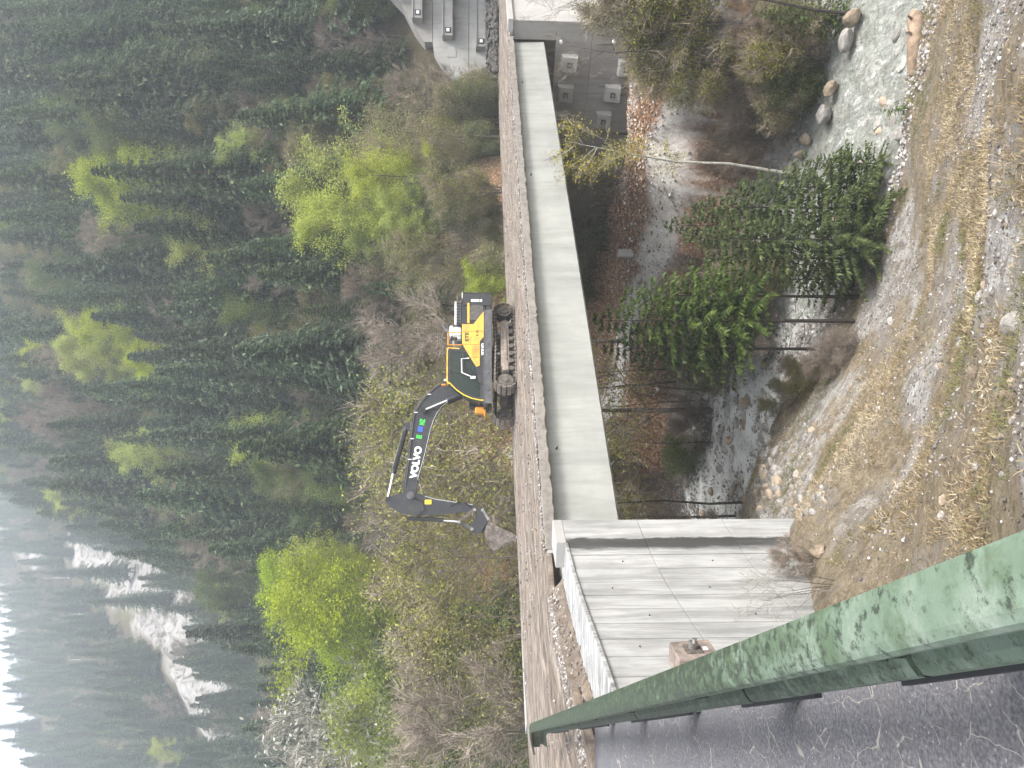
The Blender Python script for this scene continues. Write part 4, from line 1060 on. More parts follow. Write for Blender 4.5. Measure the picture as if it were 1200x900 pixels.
# cylinders
for y in (.29, -.29):
    mb = XB(); mb.tube([(1.22, y, 2.12), (1.64, y, 3.06)], .115, 14); mb.out('boom_cylinder', M['ex_grey'])
    mb = XB(); mb.tube([(1.62, y, 3.02), (2.06, y, 4.06)], .05, 12); mb.out('boom_cylinder_rod', M['chrome'])
    mb = XB(); mb.cyl((2.08, y - .07, 4.1), (2.08, y + .09, 4.1), .12, 14); mb.out('cylinder_eye', M['black'])
mb = XB(); mb.tube([(2.7, 0, 4.84), (4.72, 0, 5.37)], .105, 14); mb.cyl((4.66, 0, 5.354), (4.80, 0, 5.39), .13, 14); mb.out('arm_cylinder', M['ex_grey'])
mb = XB(); mb.tube([(4.75, 0, 5.375), (5.86, 0, 5.60)], .052, 12); mb.out('arm_cylinder_rod', M['chrome'])
mb = XB(); mb.tube([(2.9, .12, 4.98), (4.0, .13, 5.26), (4.6, .12, 5.42)], .022, 6); mb.out('hose', M['ex_mid'])
# stick
sp_ = [(5.80, 5.66), (5.98, 5.70), (6.16, 5.55), (6.46, 5.12), (6.62, 4.4), (6.56, 3.5), (6.45, 2.1), (6.42, 1.78), (6.26, 1.72), (6.14, 1.9), (5.90, 3.5), (5.76, 3.9), (5.60, 4.5), (5.58, 4.85), (5.72, 5.3)]
mb = XB(); mb.prism(sp_, -.15, .15); mb.out('stick', M['ex_grey'])
edge_tube([(5.78, 4.0), (5.92, 3.5), (6.15, 1.95)], .152, .012, 'weld_edge', M['ex_white'])
mb = XB(); mb.prism([(5.93, 4.0), (5.93, 3.72), (6.12, 3.72), (6.12, 4.0)], .152, .16); mb.out('warning_sticker', M['tag_yellow'])
mb = XB(); mb.cyl((5.88, -.2, 5.58), (5.88, .2, 5.58), .09, 12); mb.out('stick_pin', M['black'])
mb = XB(); mb.tube([(6.70, 0, 4.75), (6.80, 0, 3.2)], .085, 12); mb.out('bucket_cylinder', M['ex_grey'])
mb = XB(); mb.tube([(6.80, 0, 3.25), (6.86, 0, 2.55)], .042, 10); mb.out('bucket_cylinder_rod', M['chrome'])
mb = XB(); mb.tube([(5.85, .19, 4.5), (6.0, .2, 4.1), (6.35, .2, 4.0), (6.55, .2, 4.25), (6.7, .19, 4.4)], .022, 6); mb.tube([(6.6, .19, 4.9), (6.72, .19, 4.3), (6.62, .19, 3.6), (6.6, .19, 3.0)], .02, 6); mb.tube([(6.2, .18, 2.9), (6.05, .2, 2.6), (6.1, .2, 2.2), (6.3, .18, 2.0)], .022, 6); mb.out('hose', M['black'])
for y in (.2, -.2):
    mb = XB(); mb.prism([(6.82, 2.60), (6.92, 2.50), (6.42, 1.86), (6.30, 1.92)], y - .03, y + .03); mb.out('linkage', M['mud_dark'])
mb = XB(); mb.prism([(6.80, 2.52), (6.94, 2.50), (7.24, 1.98), (7.12, 1.92)], -.1, .1); mb.out('linkage', M['ex_mid'])
for s_, z_ in ((6.88, 2.53), (6.36, 1.86), (6.38, 1.52), (7.18, 1.98)):
    mb = XB(); mb.cyl((s_, -.26, z_), (s_, .26, z_), .07, 12); mb.out('link_pin', M['steel'])
mb = XB(); mb.prism([(6.26, 1.62), (6.40, 1.72), (7.22, 2.08), (7.38, 1.94), (7.34, 1.62), (6.80, 1.24), (6.34, 1.42)], -.2, .2); mb.out('quick_coupler', M['ex_grey'])
mb = XB(); mb.prism([(6.36, 1.46), (6.78, 1.22), (6.84, 1.30), (6.42, 1.54)], -.24, .24); mb.out('coupler_bar', M['steel'])
mb = XB(); mb.prism([(6.74, 1.34), (7.30, 1.68), (7.38, 1.52), (6.90, 1.18)], -.14, .14); mb.out('tilt_hub', M['black'])
# bucket: shell with side plates
bo = [(6.84, 1.24), (7.10, 1.36), (7.42, 1.42), (7.74, 1.30), (8.06, 1.04), (7.82, .60), (7.60, .12)]
bi = [(6.84, 1.24), (7.10, 1.36), (7.42, 1.42), (7.74, 1.30), (8.06, 1.04)]
side_ = [(6.82, 1.22), (7.06, .92), (7.50, .04), (7.60, .10), (7.84, .60), (8.08, 1.04), (7.74, 1.30), (7.42, 1.42), (7.10, 1.36)]
for y in (.62, -.62):
    mb = XB(); mb.prism([(6.84, 1.24), (7.04, .96), (7.48, .05), (7.62, .12), (7.80, .55), (8.08, 1.02), (7.74, 1.30), (7.42, 1.40), (7.10, 1.36)], y - .025, y + .025); mb.out('bucket_side', M['bucket'])
V = []
shell = [(7.46, .06), (7.64, .10), (7.84, .56), (8.10, 1.02), (7.95, 1.20), (7.74, 1.33), (7.42, 1.43), (7.10, 1.39), (6.85, 1.26)]
for x, z in shell:
    for y in (-.62, .62): V.append((x, y, z))
F = [(2 * i, 2 * i + 1, 2 * i + 3, 2 * i + 2) for i in range(1, len(shell) - 1)]
mb = XB(); mb.add(V, F); sh_ = mb.out('bucket_shell', M['bucket'])
so_ = sh_.modifiers.new('thick', 'SOLIDIFY'); so_.thickness = .04
mb = XB(); mb.box((7.60, 0, .12), (.30, 1.26, .05), Matrix.Rotation(R(-28), 3, 'Y')); mb.out('cutting_edge', M['bucket'])
for i in range(5):
    mb = XB(); y = -.52 + i * .26
    mb.add([(7.50, y - .05, .10), (7.50, y + .05, .10), (7.62, y + .05, .18), (7.62, y - .05, .18), (7.40, y, -.01), (7.46, y, -.02)], [(0, 1, 2, 3), (0, 4, 1), (1, 4, 5, 2), (3, 5, 4, 0), (2, 5, 3)]); mb.out('tooth', M['steel'])
for i in range(6):
    mb = XB(); f_ = i / 5; mb.box((7.72 + .22 * f_, .655, .30 + .55 * f_), (.16, .02, .03), Matrix.Rotation(R(30), 3, 'Y')); mb.out('wear_strip', M['mud_dark'])
# lettering
def text(body, size, m, s, z, y, ang, parent=ex, off=.012, name='lettering', sx=1.0, shear=0):
    """letters on the left flank, reading towards the tail"""
    c = bpy.data.curves.new('t', 'FONT'); c.body = body; c.size = size; c.offset = off; c.extrude = .004; c.shear = shear
    o = bpy.data.objects.new('t', c); COL.objects.link(o)
    me = bpy.data.meshes.new_from_object(o.evaluated_get(bpy.context.evaluated_depsgraph_get())); bpy.data.objects.remove(o)
    me.name = name; me.materials.clear(); me.materials.append(m)
    # text x -> direction (-cos, 0, sin) ; text y -> up ; text z -> +y
    ca, sa = math.cos(ang), math.sin(ang)
    mt = Matrix(((-ca * sx, -sa, 0, s), (0, 0, 1, y), (-sa * sx, ca, 0, z + EZ), (0, 0, 0, 1)))
    me.transform(mt); return link(name, me, parent)
bA = math.atan2(-.155, 1)      # boom falls towards the tail
text('VOLVO', .40, M['white'], 5.02, 4.375, .178, R(9.0), off=.020, sx=1.03)
text('E', .30, M['green_print'], 3.31, 4.19, .178, R(9), off=.016)
mb = XB(); mb.prism([(3.02, 4.14), (2.78, 4.10), (2.74, 4.32), (2.98, 4.36)], .17, .179); mb.out('logo_square', M['blue_print'])
text('NZ', .29, M['green_print'], 2.72, 4.08, .178, R(11), off=.016, sx=.62)
text('ETE', .20, M['dark_print'], -.74, 2.13, 1.478, 0, off=.010, sx=1.25)
text('E TI', .13, M['rust'], -.98, 1.70, 1.478, 0, off=.006, sx=1.2)
text('VOLVO', .16, M['white'], -.15, 1.46, 1.455, 0, off=.008, sx=.95)
for i in range(5):
    mb = XB(); mb.box((-.30 + .0 * i, 1.478, 1.72 + i * .055), (.62 - .06 * abs(i - 2), .004, .012)); mb.out('print_line', M['rust'])
text('EC', .10, M['dark_print'], -2.52, 1.62, 1.476, 0, off=.004)
#@@NEXT
# sub-parts of the excavator (all pieces share the excavator's own frame)
def kid(n_): return [o for o in ex.children if o.name.split('.')[0] == n_]
SUB = {'cab_frame': ['side_window', 'windscreen', 'door_pillar', 'door_grab_bar', 'door_handle', 'seat', 'console', 'cab_trim', 'roof_band', 'cab_roof', 'cab_floor', 'cab_back', 'mirror', 'mirror_arm', 'work_light'],
       'boom': ['boom_pin', 'hydraulic_pipe', 'pipe_clamp', 'cylinder_bracket', 'logo_square'], 'stick': ['stick_pin', 'warning_sticker'],
       'bucket_shell': ['bucket_side', 'cutting_edge', 'tooth', 'wear_strip'], 'platform': ['side_skirt', 'tie_down_bolt', 'front_step'], 'counterweight': ['counterweight_cap', 'number_plate'],
       'engine_housing': ['rear_door', 'vent_grille', 'grille_slat', 'yellow_stripe'], 'hood': ['hood_rim', 'louvre'], 'yellow_panel': ['panel_seam', 'print_line'], 'filter_housing': ['air_intake', 'intake_cap']}
for a_, bs in SUB.items():
    top_ = kid(a_)[0]
    for b_ in bs:
        for o in kid(b_): o.parent = top_
lt = sorted(kid('lettering'), key=lambda o: o.name)
for o, t_ in zip(lt, ['boom', 'boom', 'boom', 'yellow_panel', 'yellow_panel', 'lower_panel', 'counterweight']): o.parent = kid(t_)[0]

# ------------------------------------------------------------------ vegetation meshes
def quads_mesh(name, Q, var, m):
    """Q (n,4,3) free quads"""
    n = len(Q)
    return np_mesh(name, Q.reshape(-1, 3), np.arange(n * 4).reshape(n, 4), m, False, {'var': np.repeat(var, 4)})
def tris_mesh(name, T, var, m):
    n = len(T)
    return np_mesh(name, T.reshape(-1, 3), np.arange(n * 3).reshape(n, 3), m, False, {'var': np.repeat(var, 3)})
def unit(v): return v / np.maximum(1e-9, np.linalg.norm(v, axis=-1, keepdims=True))

def spruce_meshes(seed, Ht, Rm, nlev, nb, nf, base=.08, mname='spruce', fs=1.0, droop=1.0, hwf=.20):
    g = np.random.default_rng(seed); Q = []; V = []
    for i in range(nlev):
        f = i / (nlev - 1); z = Ht * (base + (.985 - base) * f ** .92)
        ff = (z / Ht - base) / (1 - base)
        k = max(3, int(nb * (1 - .5 * ff)))
        a0 = g.random() * 7
        for j in range(k):
            a = a0 + 2 * math.pi * j / k + g.normal(0, .25)
            r = (Rm * (1 - ff) ** .82 + .05 * Rm) * g.uniform(.62, 1.18)
            if g.random() < .08: r *= .5
            n = max(3, int(nf * (.35 + .65 * r / Rm)))
            u = np.linspace(.12, 1.0, n) + g.normal(0, .02, n)
            o = np.array([math.cos(a), math.sin(a), 0]); p_ = np.array([-o[1], o[0], 0])
            dr_ = (.16 * u - (.50 - .28 * ff) * droop * u ** 2 + .10 * np.maximum(0, u - .75)) * r
            P = o * (r * u)[:, None]; P[:, 2] = z + dr_
            for sd_ in (1, -1):
                ln = (.34 * r * (1.12 - u) + .10 * Rm) * g.uniform(.7, 1.25, n) * fs
                d = unit(o * g.uniform(.45, .8, (n, 1)) + p_ * sd_ * g.uniform(.6, 1, (n, 1)) + np.array([0, 0, -1]) * g.uniform(.15, .65, (n, 1)))
                w_ = unit(np.cross(d, np.array([0, 0, 1.0])) + g.normal(0, .35, (n, 3)))
                tip = P + d * ln[:, None]; mid = P + d * (ln * .45)[:, None]
                hw = (ln * hwf)[:, None]
                Q.append(np.stack([P - d * .02, mid + w_ * hw, tip, mid - w_ * hw], 1)); V.append(np.clip(.05 + .55 * u + g.normal(0, .26, n), 0, 1))  # lighter towards the tips: sunlit ends and shaded crown interior painted in
            # the branch axis itself carries hanging foliage
            ln = (.22 * Rm + .1 * r) * g.uniform(.6, 1.2, n) * fs
            d = unit(o * .5 + np.array([0, 0, -1]) * g.uniform(.4, 1.0, (n, 1)) + g.normal(0, .3, (n, 3)))
            w_ = unit(np.cross(d, p_ + g.normal(0, .5, (n, 3)))); hw = (ln * .18)[:, None]
            tip = P + d * ln[:, None]; mid = P + d * (ln * .4)[:, None]
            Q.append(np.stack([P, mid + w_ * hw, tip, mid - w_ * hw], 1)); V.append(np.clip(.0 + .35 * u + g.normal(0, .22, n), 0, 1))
    Q = np.concatenate(Q); V = np.concatenate(V)
    cr = quads_mesh('crown', Q, V, M[mname])
    mb = MB(); pts = [(g.normal(0, .02) * Ht * .1, g.normal(0, .02) * Ht * .1, Ht * t) for t in (0, .25, .5, .75, 1.0)]
    mb.tube(pts, [Ht * (.014 if mname == 'spruce' else .008) * (1 - .93 * t) for t in (0, .25, .5, .75, 1.0)], 6)
    # a few bare limbs low down
    for _ in range(10):
        z = Ht * g.uniform(.04, max(base, .1) + .25); a = g.random() * 7; r = Rm * g.uniform(.3, .6)
        mb.tube([(0, 0, z), (math.cos(a) * r, math.sin(a) * r, z - r * .15)], [Ht * .002, Ht * .0008], 3, False)
    return mb.mesh('trunk', M['bark'] if mname == 'spruce' else M['bark_dark']), cr

def skeleton(g, Ht, Rm, base, nl, ns, up=.7, stems=1, lean=(0, 0)):
    """returns tubes [(pts, radii)] and twig anchors (pos, dir)"""
    tubes = []; anchors = []
    for st in range(stems):
        a = g.random() * 7; sp = 0 if stems == 1 else Rm * g.uniform(.1, .55)
        top = np.array([math.cos(a) * sp + lean[0], math.sin(a) * sp + lean[1], Ht * g.uniform(.8, 1) if stems > 1 else Ht])
        b0 = np.array([math.cos(a) * sp * .15, math.sin(a) * sp * .15, 0]) if stems > 1 else np.zeros(3)
        tt = np.linspace(0, 1, 6); wob = g.normal(0, .018 * Ht, (6, 3)) * tt[:, None]; wob[:, 2] = 0
        bend = tt[:, None] ** 1.3
        pts = b0 + (top - b0) * np.c_[bend, bend, tt[:, None]] + wob
        r0 = Ht * .017 * (1 if stems == 1 else .6)
        tubes.append((pts, [r0 * (1 - .9 * t) for t in tt], 6))
        for i in range(nl):
            t = base + (1 - base) * ((i + g.random()) / nl) ** .9
            p = np.array([np.interp(t, tt, pts[:, k]) for k in range(3)])
            az = g.random() * 2 * math.pi; el = g.uniform(.15, .9) * up + .35 * t
            prof = math.sin(math.pi * min(1, max(0.02, (t - base) / (1 - base) * .8 + .18))) ** .6
            ln = Rm * (prof * g.uniform(.7, 1.15) + .12) / (1 if stems == 1 else 1.6)
            d = np.array([math.cos(az) * math.cos(el), math.sin(az) * math.cos(el), math.sin(el)])
            lp = [p + d * ln * u + np.array([0, 0, .18 * ln * u * u]) + g.normal(0, .03 * ln, 3) * (u > 0) for u in (0, .33, .66, 1.0)]
            rl0 = r0 * .38 * (1 - .6 * t)
            tubes.append((np.array(lp), [rl0, rl0 * .7, rl0 * .4, rl0 * .12], 4))
            for j in range(ns):
                u = .2 + .8 * (j + g.random()) / ns; k = min(2, int(u * 3)); q0 = lp[k] + (lp[k + 1] - lp[k]) * (u * 3 - k)
                d2 = unit(d * .8 + g.normal(0, .6, 3) + np.array([0, 0, .35])); l2 = ln * g.uniform(.2, .45)
                q1 = q0 + d2 * l2
                tubes.append((np.array([q0, (q0 + q1) / 2 + g.normal(0, .03 * l2, 3), q1]), [rl0 * .3, rl0 * .2, rl0 * .06], 3))
                for u2 in (.35, .7, 1.0): anchors.append((q0 + (q1 - q0) * u2, d2, l2))
    return tubes, anchors

def tree_meshes(seed, Ht, Rm, base, nl, ns, leaf=None, nleaf=8, lsize=.2, spread=.5, twigs=0, twig_m='twig', tl=.8, tw=.02, bark='bark', up=.7, stems=1, lean=(0, 0), thick=1.0):
    g = np.random.default_rng(seed)
    tubes, anchors = skeleton(g, Ht, Rm, base, nl, ns, up, stems, lean)
    mb = MB()
    for pts, rads, sd_ in tubes: mb.tube(pts, [r * thick for r in rads], sd_, False)
    trunk = mb.mesh('trunk', M[bark])
    A = np.array([a[0] for a in anchors]); D = np.array([a[1] for a in anchors])
    crown = None
    if leaf:
        n = nleaf; P = np.repeat(A, n, 0); cl = np.repeat(g.normal(0, .16, len(A)), n)
        P = P + g.normal(0, 1, P.shape) * np.array([spread, spread, spread * .7])
        m_ = len(P); s = lsize * g.uniform(.6, 1.3, m_)[:, None]
        nrm = unit(g.normal(0, 1, (m_, 3)) + np.array([0, 0, .5])); a_ = unit(np.cross(nrm, g.normal(0, 1, (m_, 3)))); b_ = np.cross(nrm, a_)
        Q = np.stack([P - a_ * s, P + b_ * s * .55, P + a_ * s, P - b_ * s * .55], 1)
        zz = P[:, 2] / Ht
        var = np.clip(.45 + cl + g.normal(0, .14, m_) + .15 * (zz - .6), 0, 1)
        crown = quads_mesh('crown', Q, var, M[leaf])
    tw_me = None
    if twigs:
        P = np.repeat(A, twigs, 0); DD = np.repeat(D, twigs, 0); m_ = len(P)
        d = unit(DD + g.normal(0, .55, (m_, 3)) + np.array([0, 0, .25])); ln = tl * g.uniform(.4, 1.2, (m_, 1))
        P = P + g.normal(0, .08 * tl, P.shape)
        w_ = unit(np.cross(d, g.normal(0, 1, (m_, 3)))) * tw
        T = np.stack([P - w_, P + w_, P + d * ln], 1)
        # a second order of side twigs
        k = g.uniform(.3, .8, (m_, 1)); P2 = P + d * ln * k; d2 = unit(d + g.normal(0, .7, (m_, 3))); w2 = unit(np.cross(d2, g.normal(0, 1, (m_, 3)))) * tw * .7
        T2 = np.stack([P2 - w2, P2 + w2, P2 + d2 * ln * .5], 1)
        T = np.concatenate([T, T2]); var = g.random(len(T)) * .7 + .15
        tw_me = tris_mesh('twigs' if leaf else 'crown', T, var, M[twig_m])
    return trunk, crown, tw_me

KINDS = {}
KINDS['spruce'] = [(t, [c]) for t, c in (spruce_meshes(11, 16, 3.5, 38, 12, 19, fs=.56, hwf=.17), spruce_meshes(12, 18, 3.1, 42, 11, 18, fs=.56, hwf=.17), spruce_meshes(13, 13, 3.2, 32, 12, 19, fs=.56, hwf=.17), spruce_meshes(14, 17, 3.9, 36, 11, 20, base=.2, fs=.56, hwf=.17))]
def km(*a, **k):
    t, c, w_ = tree_meshes(*a, **k); return (t, [m_ for m_ in (c, w_) if m_ is not None])
KINDS['bare'] = [km(s, 11, 3.4, .2, 16, 8, twigs=17, tl=.85, tw=.0115, up=.95, thick=.5) for s in (21, 22, 23)]
KINDS['bright'] = [km(s, 12, 3.6, .22, 22, 8, leaf='leaf_bright', nleaf=42, lsize=.078, spread=.36, thick=.7) for s in (31, 32, 33)]
KINDS['olive'] = [km(s, 9.5, 3.0, .15, 16, 7, leaf='leaf_olive', nleaf=36, lsize=.045, spread=.42, twigs=6, tl=.7, tw=.014, thick=.5) for s in (41, 42, 43)]
KINDS['green'] = [km(s, 11, 3.4, .2, 20, 8, leaf='leaf_green', nleaf=36, lsize=.08, spread=.40, thick=.7) for s in (51, 52)]
KINDS['shrub'] = [km(s, 4.2, 2.4, .1, 7, 6, leaf='leaf_olive', nleaf=20, lsize=.045, spread=.26, twigs=6, tl=.55, tw=.012, stems=4) for s in (61, 62, 63)]
KINDS['bare_shrub'] = [km(s, 3.4, 2.2, .08, 7, 6, twigs=12, tl=.55, tw=.007, stems=4, up=.9, thick=.7) for s in (71, 72)]
KINDS['green_shrub'] = [km(s, 3.4, 2.0, .08, 7, 6, leaf='leaf_green', nleaf=22, lsize=.045, spread=.24, twigs=3, tl=.4, tw=.01, stems=4) for s in (81,)]
NAMES = {'spruce': 'spruce_tree', 'bare': 'bare_tree', 'bright': 'leafy_tree', 'olive': 'budding_tree', 'green': 'green_tree', 'shrub': 'budding_shrub', 'bare_shrub': 'bare_shrub', 'green_shrub': 'green_shrub'}
proto_obj = {}
def plant(kind, x, y, label, group=None, s=1.0, z=None, v=None, rz=None, cat=None, tilt=(0, 0), sz=None, meshes=None, name=None):
    if z is None: z = H(x, y) - .15
    lst = meshes or KINDS[kind]; v = rnd.randrange(len(lst)) if v is None else v
    r_ = empty(name or NAMES[kind], (x, y, z)); r_.rotation_euler = (tilt[0], tilt[1], rnd.random() * 6.28 if rz is None else rz)
    r_.scale = (s, s, s * (sz or rnd.uniform(.9, 1.1)))
    tag(r_, label, cat or ('shrub' if 'shrub' in (kind or '') else 'tree'), group)
    t, cs = lst[v]
    link('stem' if 'shrub' in (kind or '') else 'trunk', t, r_)
    for c in cs:
        nm = 'twigs' if (c.name.startswith('twigs') or 'shrub' in (kind or '') and c.name.startswith('twig')) else 'crown'
        if 'shrub' in (kind or '') and nm == 'crown': nm = 'foliage'
        o = link(nm, c, r_)
    if kind and not meshes: proto_obj.setdefault((kind, v), (r_.children[0], r_.children[1]))
    return r_

# ------------------------------------------------------------------ forest on the slope behind the bridge
def proj(p):
    v = np.asarray(p) - CAM; k = v @ Fv; return 600 + 900 * (v @ Dv) / k, 450 - 900 * (v @ Xv) / k, k
PATCH = [('bright', 425, 238, 62, 46), ('bright', 395, 700, 52, 56), ('bright', 440, 850, 45, 50), ('bright', 128, 395, 24, 24), ('bright', 150, 430, 38, 18), ('bright', 430, 38, 42, 28), ('bright', 40, 455, 24, 16), ('bright', 182, 522, 20, 12),
         ('bright', 225, 10, 18, 12), ('bright', 45, 415, 12, 25), ('bright', 560, 325, 26, 22), ('bright', 155, 575, 24, 16), ('bright', 240, 745, 16, 12), ('bright', 160, 208, 22, 12), ('bright', 75, 590, 10, 16), ('bright', 105, 655, 14, 8), ('bright', 545, 650, 26, 24), ('bright', 200, 700, 12, 10), ('bright', 90, 580, 16, 10),
         ('green', 380, 562, 52, 26), ('green', 468, 740, 40, 40), ('green', 400, 120, 50, 40),
         ('bare', 330, 290, 62, 52), ('bare', 440, 335, 50, 40), ('bare', 370, 395, 45, 34), ('bare', 292, 430, 40, 22), ('bare', 280, 300, 30, 30), ('bare', 60, 560, 45, 60), ('bare', 355, 765, 26, 34), ('bare', 335, 850, 34, 44), ('bare', 470, 130, 40, 34), ('bare', 100, 480, 50, 26), ('bare', 385, 250, 20, 16), ('bare', 55, 620, 30, 30), ('olive', 540, 850, 70, 60), ('bare', 250, 620, 30, 24), ('bare', 395, 470, 40, 30),
         ('olive', 500, 480, 75, 95), ('olive', 450, 165, 45, 34), ('olive', 205, 585, 34, 22), ('olive', 545, 230, 60, 80), ('olive', 540, 760, 60, 90), ('olive', 480, 400, 60, 50), ('olive', 500, 620, 50, 60), ('olive', 150, 500, 40, 24)]
def species(px, py, r):
    for k, cx, cy, rx, ry in PATCH:
        if ((px - cx) / rx) ** 2 + ((py - cy) / ry) ** 2 < 1:
            return k if r < (.42 if k == 'bare' else .9) else 'spruce'
    if px > 470: return 'olive' if r < .6 else ('bare' if r < .72 else ('green' if r < .9 else 'spruce'))
    if px > 380: return 'spruce' if r < .55 else ('olive' if r < .75 else ('bare' if r < .9 else 'green'))
    return 'spruce' if r < .82 else ('bare' if r < .86 else ('olive' if r < .93 else ('green' if r < .975 else 'bright')))
cand = []
yy = 50.0
while yy < 262:
    step = 3.7 + (yy - 50) * .011
    xx = -.56 * yy - 12
    while xx < .56 * yy + 10:
        x = xx + rng.uniform(-.45, .45) * step; y = yy + rng.uniform(-.45, .45) * step; xx += step
        cand.append((x, y))
    yy += step
cand = np.array(cand); ch = height(cand[:, 0], cand[:, 1])
cA = planeA(cand[:, 0], cand[:, 1])
pick = {}
for (x, y), z, a in zip(cand, ch, cA):
    t = (x - B0[0]) * AX[0] + (y - B0[1]) * AX[1]; nn = (x - B0[0]) * NX[0] + (y - B0[1]) * NX[1]
    if (nn < 14 and (t < 52 or y < 67)) or z < -9.5 or polyd(np.array([x]), np.array([y]), PATH)[0] < 4: continue
    if y > 180 and z < a - 14 - 9: continue
    if x > .36 * y and y < 71.5 + .12 * (x - 24): continue
    if y > 150 and scar_at(x, y) > .25: continue
    if x > 16 and y < 84 and y > 66 and z < 9 and x > 23: continue
    s = rng.choice([rng.uniform(.55, .85), rng.uniform(.85, 1.3)])
    q = proj((x, y, z + 9 * s))
    if q[0] > 640: continue
    k = species(q[0], q[1], rng.random())
    # only low growth right behind the deck so that it does not hide the slope
    if y < 62: s *= .72
    if k in ('olive', 'bare') and y < 75: s *= .8
    inside = -20 < q[1] < 920 and q[0] > -60
    pick.setdefault(k, []).append((0 if inside else 1, y / s, x, y, z, s))
LAB = {'spruce': ('dark green spruce on the steep forested slope behind the bridge', 'spruces on the slope behind the bridge'),
       'bare': ('leafless brown broadleaf tree among the spruces behind the bridge', 'bare trees on the slope behind the bridge'),
       'bright': ('tree with bright yellow green spring leaves on the forested slope', 'bright spring trees on the slope'),
       'olive': ('budding olive brown tree on the lower forested slope behind the bridge', 'budding trees behind the bridge'),
       'green': ('mid green leafy tree on the forested slope behind the bridge', 'green trees behind the bridge')}
LM = [(60, 60, 'in the hazy upper corner of the woods'), (250, 60, 'high above the anchored wall'), (430, 60, 'close above the anchored wall'), (60, 250, 'in the haze at the top of the slope'), (250, 200, 'amid the dense middle of the spruce slope'),
      (400, 230, 'around the large glowing beech'), (120, 400, 'by the yellow green crowns high on the slope'), (300, 350, 'among the brown trees far above the excavator'), (460, 350, 'directly behind the excavator body'), (60, 550, 'in the hazy woods above the rock scar'),
      (250, 520, 'on the slope beyond the excavator boom'), (440, 500, 'right behind the excavator boom'), (200, 650, 'at the rim of the white rock scar'), (350, 620, 'between the rock scar and the excavator bucket'), (400, 720, 'around the tall bright tree'),
      (300, 800, 'between the rock scar and the bright trees'), (400, 860, 'at the left edge beyond the bright trees'), (540, 700, 'behind the approach road'), (560, 820, 'behind the near end of the approach road'), (550, 250, 'behind the far half of the deck')]
KL = {'spruce': 'dark green spruce', 'bare': 'leafless brown tree', 'bright': 'bright yellow green spring tree', 'olive': 'budding olive brown tree', 'green': 'mid green leafy tree'}
def forest_label(k, x, y, z, s):
    q = proj((x, y, z + 8 * s)); m_ = min(LM, key=lambda l: (l[0] - q[0]) ** 2 + (l[1] - q[1]) ** 2)
    return ('small ' if s < .72 else 'mid sized ' if s < 1 else 'tall ') + KL[k] + ' ' + m_[2]
rest = {}
for k, lst in pick.items():
    lst.sort(); lim = 285 if k in ('spruce', 'bare', 'olive') else 120
    for i, (_, _, x, y, z, s) in enumerate(lst):
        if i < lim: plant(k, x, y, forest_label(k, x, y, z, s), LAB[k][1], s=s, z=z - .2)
        else: rest.setdefault(k, []).append((x, y, z - .2, s))

# the far side of the side valley and the hazy ridge behind it
far = []
for y0, y1, st, smin in ((150, 470, 7.2, 1.1), (470, 560, 6.0, .5)):
    yy = y0
    while yy < y1:
        xx = -.60 * yy
        while xx < -.08 * yy:
            far.append((xx + rng.uniform(-.5, .5) * st, yy + rng.uniform(-.5, .5) * st, smin)); xx += st
        yy += st
far = np.array(far); fh = height(far[:, 0], far[:, 1]); fa = planeA(far[:, 0], far[:, 1])
for (x, y, sm), z, a in zip(far, fh, fa):
    if (y < 262 and z < a + 14 and z > a - 8) or z < 12: continue
    if scar_at(x, y) > .2 and rng.random() < (.90 if scar_at(x, y) > .6 else .6): continue
    k = 'spruce' if rng.random() < .84 else ('bare' if rng.random() < .6 else 'olive')
    rest.setdefault(k, []).append((x, y, z - .3, sm * rng.uniform(.7, 1.15)))

